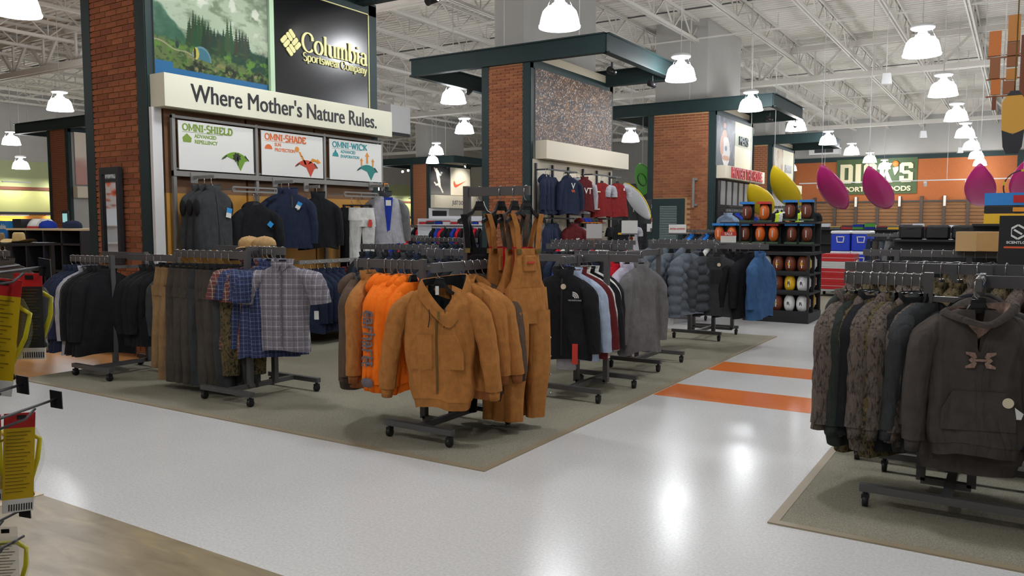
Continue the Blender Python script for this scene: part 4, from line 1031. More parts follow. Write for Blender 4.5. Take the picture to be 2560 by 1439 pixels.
# ------------------------------------------------------------------ left rack: dark sweatshirts
rack('charcoal rack of navy and black sweatshirts at the left, beside the brick tower', -7.82, 4.86, [((-8.62, 4.78), (-7.9, 4.78), 1.21), ((-8.6, 5.12), (-7.8, 5.12), 1.24), ((-7.85, 4.95), (-7.0, 4.95), 1.235)], [(-7.9, 4.8, 1.22), (-7.78, 5.1, 1.25)], (.33, .36), bars=[((-7.9, 4.8, 1.1), (-7.78, 5.1, 1.1))])
for i, (m, lb) in enumerate((('nvy', 'navy sweatshirt with an orange hang tag'), ('nvy', 'navy sweatshirt'), ('nvy', 'navy sweatshirt'), ('lgry', 'pale grey sweatshirt'), ('chr', 'charcoal sweatshirt'), ('blk', 'black sweatshirt'), ('blk', 'black sweatshirt'), ('blk', 'black sweatshirt'))):
    garment('sweatshirt', 'sweater', F[m], lb+', %s from the left on the left-hand rack' % ORD[i], 'sweatshirt', (-8.58+i*.09, 4.78, 1.21), 1.25, 61+i % 3, 'sweatshirts on the left-hand rack', tags=(hang_tag(-.3, -.04, -.66, .05, .07, rot=0, m2=tgo),) if i in (0, 2) else (), L=.84, sh=.25, d=.08, sl=.66)
for i in range(5):
    garment('sweatshirt', 'sweater', F['blk' if i < 4 else 'chr'], '%s sweatshirt, %s from the right end of the left-hand rack' % ('black' if i < 4 else 'charcoal', ORD[4-i]), 'sweatshirt', (-7.5+i*.12, 4.95, 1.235), 1.1-.14*i, 64+i % 2, 'sweatshirts on the left-hand rack', L=.74, sh=.25, d=.08)
# ------------------------------------------------------------------ rack of fleece jackets beside the overalls
rack('charcoal rack of fleece jackets right of the bib overalls', -3.3, 6.56, [((-3.4, 6.2), (-3.4, 6.95), 1.255), ((-3.38, 6.6), (-2.85, 6.6), 1.27), ((-4.0, 6.6), (-3.42, 6.6), 1.26)], [(-3.4, 6.5, 1.27), (-3.15, 6.6, 1.27)], (.31, .38))
def tnf_logo(rings):
    m = MB(); y = -.098
    for k in range(3): m.loft([[(.1+.05*math.cos(a)*(.35+.3*k+.2), y, NECK-.2+.05*math.sin(a)*(.35+.3*k+.2)), (.1+.05*math.cos(a)*(.35+.3*k), y, NECK-.2+.05*math.sin(a)*(.35+.3*k))] for a in [PI*q/8 for q in range(5)]], close=False)
    return m
def tnf_tags(t):
    text_mb('THE NORTH FACE', .018, .002, 0, .8, M=T(.12, -.1, NECK-.225)).build('lettering', tagw, t)
    MB().lathe([(.024, 0), (.024, .004)], 14, cap0=True, cap1=True, smooth=False, M=T(.02, -.1, NECK-.1) @ RX(Q)).build('round_sticker', mat('cream_tag', (226, 216, 186), .5), t)
    MB().box(.1, .15, -.1, -.096, NECK-.78, NECK-.6).build('price_tag', tgr, t)
    MB().box(-.05, .12, -.05, .02, NECK-.84, NECK-.7).build('lining_flap', F['lgry'], t)
garment('fleece_jacket', 'jacket', F['blk'], 'black fleece jacket with a round sticker facing the aisle', 'jacket', (-3.4, 6.24, 1.255), .3, 71, L=.74, sh=.23, d=.09, zip=zipk, tags=(tnf_tags,), logo=((tnf_logo, tagw),), sl=.64, col=.07)
garment('fleece_jacket', 'sweater', F['wht'], 'white jacket with a blue hood behind the black fleece', 'jacket', (-3.55, 6.6, 1.255), .6, 72, L=.66, m2=F['rblue'], hood=1)
for i, (m, lb) in enumerate((('lbl', 'pale blue fleece jacket'), ('mar', 'maroon fleece jacket'), ('wht', 'white fleece jacket'), ('blk', 'black fleece jacket'), ('wht', 'off-white jacket'), ('blk', 'black zip fleece'))):
    garment('fleece_jacket', 'sweater', F[m], lb+', %s behind the face-out black fleece' % ORD[i], 'jacket', (-3.4, 6.4+i*.085, 1.255), .25-.03*i, 73+i % 3, 'fleece jackets on the aisle rack', L=.76 if i < 3 else .7, sh=.24, d=.07, splay=.12 if i < 4 else .06, sl=.64)
rack('charcoal rack of red, lavender and grey fleece beside the fleece rack', -3.42, 8.2, [((-3.95, 7.5), (-3.18, 7.5), 1.265), ((-3.42, 7.5), (-3.42, 8.6), 1.265)], [(-3.5, 7.9, 1.27), (-3.42, 8.5, 1.27)], (.3, .34))
for i, (m, lb) in enumerate((('blk', 'black pullover'), ('blk', 'black pullover'), ('nvy', 'navy pullover'), ('blk', 'black pullover'), ('red', 'red zip fleece'), ('lav', 'lavender fleece'))):
    garment('fleece_jacket', 'sweater', F[m], lb+', %s from the left beside the grey fleece' % ORD[i], 'jacket', (-3.88+i*.105, 7.5, 1.265), 1.25, 77+i % 3, 'fleece beside the grey jacket', L=.78, sh=.24, d=.08, sl=.64)
garment('fleece_jacket', 'jacket', F['gry'], 'grey wool fleece jacket hanging at the aisle end, back turned', 'jacket', (-3.2, 7.5, 1.265), 1.25, 81, L=.84, sh=.25, d=.1, fold=.03, col=.06, sl=.7)
# ------------------------------------------------------------------ rack of puffer jackets
rack('charcoal rack of slate puffer jackets before the football display', -3.62, 10.74, [((-3.98, 9.55), (-3.25, 9.55), 1.3), ((-3.4, 10.0), (-2.6, 10.0), 1.295), ((-3.9, 10.9), (-2.9, 10.9), 1.29)], [(-3.72, 10.38, 1.3), (-3.4, 10.4, 1.3), (-3.3, 10.9, 1.3), (-3.85, 10.9, 1.3)], (.34, .38), bars=[((-3.4, 10.4, 1.27), (-3.3, 10.0, 1.27)), ((-3.72, 10.38, 1.27), (-3.62, 9.55, 1.27))])
for i in range(3):
    garment('puffer_jacket', 'puffer', F['puf'], 'slate grey quilted puffer jacket, %s of three from the left' % ORD[i], 'jacket', (-3.9+i*.22, 9.55, 1.34), 1.2, 91+i, 'slate puffers', L=.74, sh=.26, tags=(hang_tag(-.3, 0, -1.02, .05, .08, rot=0),), sl=.72)
garment('puffer_jacket', 'puffer', F['puf2'], 'dark grey quilted puffer jacket right of the slate ones', 'jacket', (-3.36, 9.75, 1.3), 1.35, 94, L=.68, sh=.26)
def crew(t):
    MB().box(-.07, .07, -.092, -.086, NECK-.34, NECK-.16).build('patch_pocket', mat('patch_black', (26, 27, 30), .8), t)
    MB().lathe([(.022, 0), (.022, .004)], 14, cap0=True, cap1=True, smooth=False, M=T(.02, -.094, NECK-.1) @ RX(Q)).build('round_sticker', mat('cream_tag', (226, 216, 186), .5), t)
garment('pullover', 'sweater', F['chr'], 'charcoal crew pullover with a black patch pocket facing the aisle', 'sweater', (-3.2, 9.86, 1.295), .42, 95, L=.74, sh=.25, d=.085, tags=(crew,), col=.02)
for i in range(3):
    garment('pullover', 'sweater', F['blk'], 'black pullover, %s of three between the charcoal and blue ones' % ORD[i], 'sweater', (-3.05+i*.1, 10.06, 1.295), .8, 96+i % 2, 'black pullovers by the footballs', L=.74, sh=.24, d=.08)
garment('pullover', 'sweater', F['blu'], 'blue fleece pullover hanging at the right end of its rack', 'sweater', (-2.7, 10.0, 1.295), 1.35, 98, L=.74, sh=.23, d=.09, col=.07, fold=.025)
# ------------------------------------------------------------------ right rack: camouflage and hooded sweatshirts
rack('charcoal rack of camouflage jackets and brown hoodies at the right', -.27, 5.05, [((-.86, 5.0), (-.42, 5.0), 1.265), ((-.17, 5.3), (-.17, 4.72), 1.265), ((-.2, 5.05), (.75, 5.05), 1.265)], [(-.42, 5.0, 1.275), (-.17, 4.98, 1.275)], (.42, .37), bars=[((-.42, 5.0, 1.13), (-.17, 4.98, 1.13))])
cm = [(bark, 'jacket'), (F['grn'], 'hoodie'), (leaf, 'hoodie'), (F['blk'], 'sweater'), (bark, 'hoodie'), (leaf, 'hoodie'), (bark, 'hoodie'), (leaf, 'hoodie'), (F['blk'], 'sweater'), (bark, 'hoodie'), (F['chr'], 'hoodie')]
nm = {bark.name: 'bark camouflage hoodie', leaf.name: 'leaf camouflage hoodie', F['grn'].name: 'dark green hoodie', F['blk'].name: 'black jacket', F['chr'].name: 'charcoal hoodie'}
for i, (m, k) in enumerate(cm):
    garment('camo_hoodie', k, m, nm[m.name]+', %s from the left on the right-hand rack' % ORD[i], 'sweatshirt', (-.84+i*.043, 5.0, 1.265), 1.2-.02*i, 101+i % 4, 'camouflage row on the right-hand rack', L=.72+.04*(i % 3), sh=.24, d=.06, sl=.64, rib=m if k == 'hoodie' else None, splay=.05)
ua_h, ua_l = hood_open(F['ua'], fabric('pale_camo', (150, 124, 112), var=.4, vs=30), .07, .15, .02)
def ua_logo(t):
    h = obj('hood', ua_h, t); obj('lining', ua_l, h)
    mk = bark
    m = MB()
    for s in (-1, 1):
        m.prism([(s*.025, .02), (s*.04, .055), (s*.1, .06), (s*.1, .045), (s*.055, .02), (s*.045, .005)][::s], -.003, .002)
        m.prism([(s*.025, -.02), (s*.04, -.055), (s*.1, -.06), (s*.1, -.045), (s*.055, -.02), (s*.045, -.005)][::-s], -.003, .002)
        m.prism([(s*.045, .006), (s*.06, .02), (s*.08, 0), (s*.06, -.02), (s*.045, -.006)][::s], -.003, .002)
    m.box(-.05, .05, -.003, .002, -.008, .008)
    m.build('logo', fabric('logo_taupe', (150, 124, 112)), t, (0, -.097, NECK-.25)).scale = (.68, 1, .7)
    MB().lathe([(.026, 0), (.026, .004)], 16, cap0=True, cap1=True, smooth=False, M=T(.13, -.1, NECK-.46) @ RX(Q)).build('round_sticker', mat('cream_tag', (226, 216, 186), .5), t)
    MB().prism([(.16, -.63), (.2, -.66), (.19, -.69), (.17, -.69)][::-1], -.104, -.1).build('price_tag', tagw, t)
    MB().prism([(-.12, -.56), (.12, -.56), (.17, -.66), (.17, -.76), (-.17, -.76), (-.17, -.66)][::-1], -.097, -.09).build('pouch_pocket', F['ua'], t)
garment('hooded_sweatshirt', 'sweater', F['ua'], 'dark brown hooded sweatshirt with a camouflage chest emblem facing the aisle', 'sweatshirt', (-.17, 4.74, 1.265), .28, 111, L=.68, sh=.25, hem=.25, d=.09, rib=F['ua'], fold=.012, tags=(ua_logo,), sl=.64, nocol=1, vneck=.02)
for i in range(4):
    garment('hooded_sweatshirt', 'hoodie', F['ua' if i != 1 else 'blk'], 'dark %s hooded sweatshirt, %s behind the one with the emblem' % ('brown' if i != 1 else 'black', ORD[i]), 'sweatshirt', (-.17, 4.86+i*.085, 1.265), .2, 112+i % 2, 'hoodies behind the emblem one', L=.8, sh=.25, d=.08, rib=F['ua'])
# ------------------------------------------------------------------ clothes on the nearest tower's wall frame
arm_m = grey_rail
def faceout(x, y, z, ln, label):
    a = thing('wall_fixture', label, 'display rack', (x, y, z), 0, 'wall display arms')
    MB().bar((0, 0, -.02), (ln, 0, -.02), .02, .04).build('bar', arm_m, a); MB().box(-.005, .01, -.04, .04, -.08, .04).build('bracket', arm_m, a)
    return a
faceout(-8.1, 5.95, 2.1, .38, 'grey display arm holding the charcoal vests')
faceout(-8.1, 7.15, 2.1, .34, 'grey display arm holding the navy pullovers')
faceout(-8.1, 7.68, 2.06, .25, 'grey display arm holding the black wall jacket')
faceout(-8.1, 8.95, 2.12, .34, 'grey display arm holding the silver ski jacket')
for y, lb in ((6.58, 'grey slotted shelf bracket above the black fleece'), (8.42, 'grey slotted shelf bracket above the white ski trousers')):
    sh_ = thing('wall_fixture', lb, 'display rack', (-8.1, y, 1.93), 0, 'slotted wall brackets')
    for z in (0, .05): MB().bar((.3, -.33, z), (.3, .33, z), .02).build('rail', arm_m, sh_)
    for k in (-.33, 0, .33): MB().bar((.3, k, 0), (.3, k, .05), .015).build('rung', arm_m, sh_)
    for k in (-.3, .3): MB().bar((0, k, .025), (.3, k, .025), .02).build('arm', arm_m, sh_)
def quarter(t):
    MB().lathe([(.012, 0), (.012, .003)], 8, cap0=True, cap1=True, M=T(.06, -.092, NECK-.2) @ RX(Q)).build('logo', tagw, t)
for i in range(3):
    garment('fleece_vest', 'vest', F['chr'], 'charcoal fleece vest, %s of three on the left wall arm' % ORD[2-i], 'vest', (-8.0+.12*i, 5.95, 2.08), Q+.0, 121+i, tags=(hang_tag(.12, -.1, -.46, .07, .11, m2=tgb),) if i == 2 else (), L=.66, sh=.23, hem=.25, d=.09, col=.07, zip=zipk)
garment('fleece_jacket', 'hoodie', F['blk'], 'black fleece jacket with a blue diamond tag under the slotted bracket', 'jacket', (-7.8, 6.58, 1.92), Q-.35, 124, L=.6, sh=.24, tags=(hang_tag(.12, -.1, -.4, .06, .06, tgb, .7),))
for i in range(2):
    garment('pullover', 'sweater', F['nvy'], 'navy quarter-zip pullover, %s of two on the wall' % ('rear' if i == 0 else 'front'), 'sweater', (-7.95+.13*i, 7.15, 2.08), Q-.45, 125+i, tags=(hang_tag(.05, -.1, -.34, .06, .09, m2=tgb, rot=.5), quarter) if i else (), L=.68, sh=.25, d=.085, col=.08, zip=zipk, zipn=7)
garment('fleece_jacket', 'sweater', F['blk'], 'black high-collared jacket right of the navy pullovers', 'jacket', (-7.88, 7.68, 2.04), Q-.4, 127, L=.66, sh=.25, d=.09, col=.09)
garment('ski_trousers', 'pants', F['wht'], 'white ski trousers with a red hang tag clipped to the wall bracket', 'trousers', (-7.8, 8.42, 1.93), Q-.4, 128, L=.84, tags=(hang_tag(.08, -.09, -.42, .06, .1, tgr),))
garment('ski_trousers', 'pants', F['blk'], 'black ski trousers behind the white pair', 'trousers', (-7.9, 8.36, 1.93), Q-.3, 129, L=.84)
def skij(t):
    MB().prism([(-.05, NECK-.02), (.08, NECK-.02), (.03, NECK-.5), (-.01, NECK-.55)][::-1], -.102, -.09).build('lining', F['rblue'], t)
    MB().prism([(-.03, NECK-.06), (.05, NECK-.06), (.05, NECK-.14), (-.03, NECK-.14)][::-1], -.108, -.102).build('label', tagw, t)
    MB().box(-.22, .22, -.07, .06, NECK-.74, NECK-.66).build('powder_skirt', F['rblue'], t)
    MB().box(-.03, .05, .0, .02, NECK+.07, NECK+.2).build('hang_tag', dk, t); MB().box(-.02, .04, -.006, 0, NECK+.14, NECK+.19).build('hang_tag', tgo, t)
garment('ski_jacket', 'jacket', F['lgry'], 'silver grey ski jacket open over a royal blue lining', 'jacket', (-7.82, 8.95, 2.1), Q-.55, 130, L=.68, sh=.26, d=.095, col=.08, tags=(skij,), ms=F['gry'], m2=F['chr'])
lr = thing('wall_fixture', 'grey hang rail low on the ochre wall frame', 'display rack', (-7.75, 8.2, 0))
MB().bar((0, -1.0, 1.06), (0, .95, 1.06), .025, .05).build('rail', arm_m, lr)
for k in (-1, .95): MB().bar((-.36, k, 1.06), (0, k, 1.06), .025, .04).build('arm', arm_m, lr)
for i in range(6):
    garment('softshell_jacket', 'sweater', F['nvy'], 'navy jacket, %s from the left on the low wall rail' % ORD[i], 'jacket', (-7.75, 7.3+i*.12, 1.06), .3, 131+i % 3, 'jackets on the low wall rail', L=.74, sh=.24, d=.08)
for i in range(5):
    garment('softshell_jacket', 'jacket', F['redk'], 'brick red jacket with slate sleeves, %s from the left on the low wall rail' % ORD[i], 'jacket', (-7.75, 8.1+i*.15, 1.06), .3, 134+i % 2, 'jackets on the low wall rail', L=.76, sh=.25, d=.085, ms=F['slate'])
# ------------------------------------------------------------------ headwear
def cap_mesh(m):
    d = MB(); n = 16
    d.loft([[(r*math.cos(2*PI*k/n), r*1.08*math.sin(2*PI*k/n), z) for k in range(n)] for r, z in ((.09, 0), (.092, .03), (.085, .07), (.06, .105), (.02, .12))], False, True)
    b = MB(); rows = []
    for i in range(4):
        t = i/3; rows.append([(x*(1-.12*t), -.085-.085*t*(1-(x/.085)**2*.35), .008-.02*(x/.085)**2-.012*t) for x in [-.085+.17*k/8 for k in range(9)]])
    b.loft(rows, close=False); b.loft([[(x, y, z-.004) for x, y, z in r] for r in rows], close=False)
    return d, b
capd, capb = cap_mesh(None)
def cap(label, loc, rz, m, mb_=None, group=None, sc=1):
    o = thing('baseball_cap', label, 'cap', loc, rz, group); o.scale = (sc, sc, sc*.72)
    capd.build('crown', m, o); capb.build('brim', mb_ or m, o)
    MB().sphere((0, 0, .12), .008, n=6, m=4).build('button', mb_ or m, o)
    return o
def brim_hat(label, loc, rz, m, r=.19, h=.12):
    o = thing('brimmed_hat', label, 'hat', loc, rz)
    n = 24; M = MB()
    M.loft([[(q*math.cos(2*PI*k/n)*.88, q*math.sin(2*PI*k/n), z+(.05*abs(math.cos(2*PI*k/n))**3 if q > .15 else 0)) for k in range(n)] for q, z in ((r, .01), (.14, .0), (.095, .005), (.09, .04), (.08, h*.85), (.06, h), (.03, h*.9), (.01, h*.86))], False, True)
    M.build('felt', m, o); MB().lathe([(.096, .006), (.094, .03)], n, M=Matrix.Diagonal((.88, 1, 1, 1))).build('band', F['duck2'], o)
    return o
cap('tan cap with a white badge lying on the trouser rack', (-6.0, 4.98, 1.342), .6, F['tan'], None, sc=1.1); cap('khaki cap lying behind the tan one on the trouser rack', (-5.82, 5.0, 1.342), 1.5, F['tan'], None, sc=1.1)
# ------------------------------------------------------------------ middle tower: team wear wall
tf = thing('wall_fixture', 'dark steel team wear fixture on the cream wall below the blank sign', 'display rack', (-8.22, 15.6, 0))
for k in range(6): MB().box(.02, .06, -1.75+k*.68-.02, -1.75+k*.68+.02, .05, 2.75).build('upright', dk, tf)
MB().box(0, .015, -1.82, 1.82, .05, 2.83).build('back_panel', warmw, tf)
for z, a, b_ in ((2.62, -1.75, -.5), (2.62, .2, 1.7), (1.66, -1.75, -.5), (1.66, .9, 1.75)):
    MB().bar((.3, a, z), (.3, b_, z), .03).build('rail', dk, tf)
    for q in (a+.03, b_-.03): MB().bar((.03, q, z), (.3, q, z), .03).build('arm', dk, tf)
birch = mat('birch_shelf', (214, 196, 160), .5)
for z in (2.24, 1.86): MB().box(.02, .34, -.4, .7, z, z+.025).build('shelf', birch, tf)
for z in (1.56, 1.36): MB().box(.02, .34, -.4, .75, z, z+.02).build('shelf', dk, tf)
def chest(txt, m, size, z=NECK-.22, x=0.02, y=-.1):
    return lambda t: text_mb(txt, size, .003, .003, 1, M=T(x, y, z)).build('lettering', m, t)
tow = mat('team_white', (232, 230, 226), .6); two = mat('team_orange', (226, 96, 50), .6); twy = mat('team_gold', (240, 190, 40), .6)
for i in range(4):
    garment('team_hoodie', 'hoodie', F['nvy'], 'navy team hoodie%s on the upper team wear rail' % (' with a V emblem, front of four' if i == 3 else ', %s of four' % ORD[i]), 'sweatshirt', (-7.92+(.22 if i == 3 else 0), (13.8, 13.95, 14.1, 14.36)[i], 2.62), Q-.4 if i == 3 else Q+.2, 141+i % 2, tags=(chest('V', tow, .16), chest('VA', two, .07, NECK-.29)) if i == 3 else (), L=.72, sh=.25)
garment('team_shirt', 'sweater', F['mar'], 'maroon team shirt with white VT lettering', 'shirt', (-7.68, 14.98, 2.62), Q-.4, 143, L=.66, sh=.24, tags=(chest('VT', tow, .17, NECK-.3),), ms=F['lgry'])
garment('team_shirt', 'sweater', F['lgry'], 'grey sleeved shirt behind the maroon VT shirt', 'shirt', (-7.9, 15.1, 2.62), Q-.5, 144, L=.7, sh=.25)
for i in range(2):
    garment('team_polo', 'tee', F['redk'], 'dark red and grey team polo, %s of two' % ('rear' if i == 0 else 'front'), 'shirt', (-7.9+i*.2, 16.25+i*.38, 2.6), Q-.5, 145, L=.74, sh=.25, ms=F['lgry'], sl=.26, tags=(chest('R', tow, .07, NECK-.16, .12),) if i else ())
garment('team_shirt', 'tee', F['blk'], 'black team shirt with yellow trim right of the red polo', 'shirt', (-7.9, 17.05, 2.6), Q-.5, 146, L=.64, sh=.25)
for i in range(4):
    garment('team_hoodie', 'sweater', F['nvy'], 'navy team sweatshirt, %s from the left on the lower team wear rail' % ORD[i], 'sweatshirt', (-7.9, 13.85+i*.11, 1.66), Q+.2, 147, 'lower team sweatshirts', L=.6, sh=.24)
garment('team_hoodie', 'sweater', F['mar'], 'maroon team sweatshirt with white and orange lettering on the lower rail', 'sweatshirt', (-7.68, 14.55, 1.66), Q-.5, 148, L=.6, sh=.24, tags=(chest('VT', tow, .07, NECK-.3), chest('HOKIES', two, .05, NECK-.38)))
garment('team_hoodie', 'sweater', F['mar'], 'plain maroon team sweatshirt right of the lettered one', 'sweatshirt', (-7.9, 14.95, 1.66), Q-.7, 149, L=.58, sh=.24)
garment('team_shirt', 'tee', F['blk'], 'black team shirt with gold lettering on the lower rail', 'shirt', (-7.7, 16.75, 1.66), Q-.5, 150, L=.6, sh=.25, tags=(chest('REDSKINS', twy, .055, NECK-.2),))
garment('team_shirt', 'tee', F['lgry'], 'pale grey team shirt with a gold round crest', 'shirt', (-7.7, 17.28, 1.66), Q-.5, 151, L=.64, sh=.24, tags=(lambda t: MB().lathe([(.07, 0), (.07, .004)], 18, cap0=True, cap1=True, smooth=False, M=T(0, -.1, NECK-.3) @ RX(Q)).build('crest', twy, t), lambda t: MB().lathe([(.05, 0), (.05, .006)], 18, cap0=True, cap1=True, smooth=False, M=T(0, -.1, NECK-.3) @ RX(Q)).build('crest', F['mar'], t)))
for i, (a, b_) in enumerate((('redk', 'duck'), ('rblue', 'orange'), ('rblue', 'orange'), ('chr', 'duck'), ('chr', 'duck'), ('mar', 'redk'))):
    cap('team cap with a bright brim, %s from the left on the team wear shelf' % ORD[i], (-7.98, 15.33+i*.18, 1.581), Q, F[a], fabric('gold_brim', (236, 150, 40)) if b_ == 'duck' else F[b_], 'team caps on the shelf', 1.1)
for i in range(3): cap('pale grey cap, %s of three on the lower team wear shelf' % ORD[i], (-7.98, 15.45+i*.3, 1.381), Q, F['lgry'], F['blk'], 'grey team caps', 1.15)
# ------------------------------------------------------------------ other racks across the floor
BG = {}
def bg_rack(desc, x, y, ang, n, cols, z=1.3, ln=None, kinds=('sweater',), sp=.085, posts=True, cat='jacket', word='jacket', L=.7):
    c, s = math.cos(ang), math.sin(ang); ln = ln or n*sp/2+.1
    rack('charcoal rack of '+desc, x, y, [((x-c*ln, y-s*ln), (x+c*ln, y+s*ln), z)], [(x-c*ln*.5, y-s*ln*.5, z), (x+c*ln*.5, y+s*ln*.5, z)], (.3, .34), 0)
    for i in range(n):
        u = -ln+.08+(2*ln-.16)*i/max(1, n-1); k = kinds[i % len(kinds)]; m = cols[i % len(cols)]
        m_ = m if not isinstance(m, str) else F[m]
        garment('hanging_'+word, k, m_, '%s, %s from left, rack of %s' % (word, ORD[i], desc), cat, (x+c*u, y+s*u, z), ang+Q-.3, 161+i % 2, 'clothes on the rack of '+desc, L=L, sh=.24, d=.06)
bg_rack('black fleece behind the orange hoodies', -6.4, 7.55, 0, 12, ['blk', 'nvy', 'blk', 'chr'], 1.3)
bg_rack('dark jackets behind the black overalls', -4.95, 6.9, .1, 10, ['blk', 'chr', 'nvy', 'blk'], 1.28)
bg_rack('navy shirts far behind the front rack', -8.0, 10.6, 0, 13, ['nvy', 'blk', 'chr'], 1.32)
bg_rack('blue and black shirts left of the middle tower', -10.6, 12.6, .05, 13, ['blk', 'rblue', 'nvy', 'red', 'blk'], 1.32)
bg_rack('red and white shirts before the team wear wall', -5.6, 11.2, .1, 14, ['blk', 'red', 'wht', 'wht', 'mar', 'blk'], 1.3, kinds=('tee',), word='shirt', cat='shirt')
bg_rack('dark pullovers left of the red fleece', -4.5, 8.9, .1, 11, ['blk', 'nvy', 'chr'], 1.3)
bg_rack('navy and white shirts behind the puffer jackets', -4.5, 12.2, .1, 11, ['nvy', 'wht', 'blk', 'mar'], 1.3)
bg_rack('black training wear far left', -12.0, 8.6, .1, 12, ['blk', 'chr', 'khk', 'blk'], 1.3)
bg_rack('grey and lilac tops far left, before the bench', -10.9, 5.0, .1, 8, ['lav', 'blk', 'chr', 'oliv'], 1.22)
bg_rack('olive and slate trousers beyond the blue coolers', -1.9, 18.2, .05, 13, ['nvy', 'oliv', 'slate', 'gry', 'nvy', 'gry'], 1.35, kinds=('pants',), word='trousers', cat='trousers', L=1.0, sp=.11)
bg_rack('hunting gear below the cardboard carton', -.75, 9.2, .0, 13, [bark, leaf, 'blk', leaf, bark], 1.28, kinds=('pants',), word='trousers', cat='trousers', L=.9)
bg_rack('camouflage vests behind the right-hand rack', -.58, 5.95, .0, 8, [bark, leaf, leaf, bark], 1.29)
bg_rack('camouflage shirts at the right edge', .38, 6.0, .0, 10, [leaf, bark, leaf], 1.29)
bg_rack('blue lined camouflage at the right edge, nearer', .55, 5.05, .0, 8, ['ltblue', leaf, 'ltblue', bark], 1.265)
bg_rack('black hunting packs far right', -1.5, 15.6, .0, 7, ['blk', leaf, 'chr', 'mar', 'blk'], 1.4)
bg_rack('dark tops beyond the middle tower', -6.6, 19.5, .1, 12, ['blk', 'slate', 'ltblue', 'blk'], 1.4)
bg_rack('lime and black running shirts above the football display', -4.8, 20.8, .05, 9, ['blk', 'lime', 'wht', 'blk', 'peach'], 2.0, kinds=('tee',), word='shirt', cat='shirt', L=.72)
bg_rack('blue and grey shorts under the red lettered sign', -6.9, 23.2, Q, 11, ['sky', 'sky', 'blk', 'rblue', 'rblue', 'nvy'], 1.95, word='shirt', cat='shirt', L=.66, sp=.2)
bg_rack('dark training tops far behind, below the runner poster', -16.0, 22.0, .4, 13, ['blk', 'rblue', 'red', 'blk'], 1.5, sp=.13)
bg_rack('pale tops near the lime wall', -21.0, 26.0, .4, 12, ['wht', 'blk', 'red', 'lgry'], 1.5, sp=.14)
def sign_card(label, loc, rz, w, h, m=None, post=True):
    s = thing('sign_card', label, 'sign', loc, rz)
    MB().box(-w/2, w/2, -.004, .004, 0, h).build('card', m or tagw, s); MB().box(-w/2, w/2, -.008, .008, -.012, .006).build('holder', steel, s)
    MB().bar((0, 0, -.1), (0, 0, 0), .012).build('stem', steel, s)
    return s
sign_card('blank grey card standing on the rack of dark pullovers', (-4.35, 8.75, 1.37), .3, .19, .18, mat('grey_card', (190, 186, 186), .6))
sign_card('blank white card standing before the team wear wall', (-5.0, 11.25, 1.4), .3, .24, .2)
sg = sign_card('white card with a red SALE stripe on the puffer rack', (-3.1, 10.0, 1.31), .4, .19, .14); MB().box(-.095, .095, -.006, -.004, .09, .14).build('stripe', tgr, sg); text_mb('SALE', .045, .002, .001, 1, M=T(0, -.008, .1)).build('lettering', tagw, sg)
sg = sign_card('white card with red lettering on the rack behind the puffer jackets', (-4.6, 12.2, 1.4), .3, .27, .14); text_mb('EXTRA SAVINGS', .035, .002, .001, .9, M=T(0, -.006, .06)).build('lettering', tgr, sg)
sg = thing('wall_notice', 'small red topped notice hung by the green louvred door', 'sign', (-9.3, 22.36, 1.32)); MB().box(-.08, .08, 0, .01, 0, .4).build('card', tagw, sg); MB().box(-.08, .08, -.004, 0, .28, .4).build('stripe', tgr, sg)
# ------------------------------------------------------------------ far wall with the store sign
terra = mat('terracotta_panel', (176, 100, 50), .7, var=.06, vscale=12)
slatw = mat('maple_slatwall', (140, 98, 58), .6, var=.08, vscale=20)
MB().box(-11.4, -.3, 48.9, 49, 2.8, 5.05).build('panel', terra, wb)
MB().box(-11.6, -.1, 48.86, 49, 5.05, 5.3).build('trim', green_steel, wb)
for x in (-.3, -11.6): MB().box(x, x+.28, 48.85, 49, 0, 5.3).build('trim', green_steel, wb)
for k in range(14): MB().box(-11.3, -.3, 48.88, 49, .1+k*.19, .1+k*.19+.165).build('slat', slatw, wb)
MB().box(-11.3, -.3, 48.8, 48.9, 2.74, 2.82).build('rail', dk, wb)
for x in (-10.13, -9.03, -7.91, -6.79, -5.68, -4.61, -3.53, -2.41, -1.5): MB().box(x-.08, x+.08, 48.75, 48.9, 0, 3.05).build('upright', mat('bronze_upright', (74, 62, 56), .5), wb)
for x in (-7.91, -5.68, -3.5): MB().box(x-.06, x+.06, 48.68, 48.75, 2.5, 3.05).build('light_strip', mat('strip_white', (236, 234, 226), .4), wb)
ss_ = thing('store_sign', 'green sign with cream block letters DICK\'S SPORTING GOODS on the far orange wall', 'sign', (-6.94, 48.85, 3.2))
MB().box(-2.06, 2.06, 0, .05, 0, 1.95).build('panel', mat('sign_green', (74, 96, 60), .6), ss_)
blk_l = mat('sign_cream', (232, 224, 186), .6)
def block(mb, polys, x, w, h, z):
    for q, p in enumerate(polys): mb.prism([(x+a*w, z+b*h) for a, b in p], 0, -.06-.002*q)
c_ = .16
DL = [[(0, 0), (.34, 0), (.34, 1), (0, 1)], [(.34, 0), (1-c_, 0), (1, c_*.6), (1, .3), (.66, .18), (.34, .18)], [(.34, .82), (.66, .82), (1, .7), (1, 1-c_*.6), (1-c_, 1), (.34, 1)], [(.66, .17), (1, .28), (1, .72), (.66, .83)]]
CL = [[(0, c_*.6), (c_, 0), (.36, 0), (.36, 1), (c_, 1), (0, 1-c_*.6)], [(.36, 0), (1-c_, 0), (1, c_*.6), (1, .34), (.66, .34), (.66, .16), (.36, .16)], [(.36, .84), (.66, .84), (.66, .64), (1, .64), (1, 1-c_*.6), (1-c_, 1), (.36, 1)]]
KL = [[(0, 0), (.34, 0), (.34, 1), (0, 1)], [(.34, .38), (.64, 1), (1, 1), (.34, .2)], [(.42, .5), (.66, .0), (1.06, 0), (.56, .72)]]
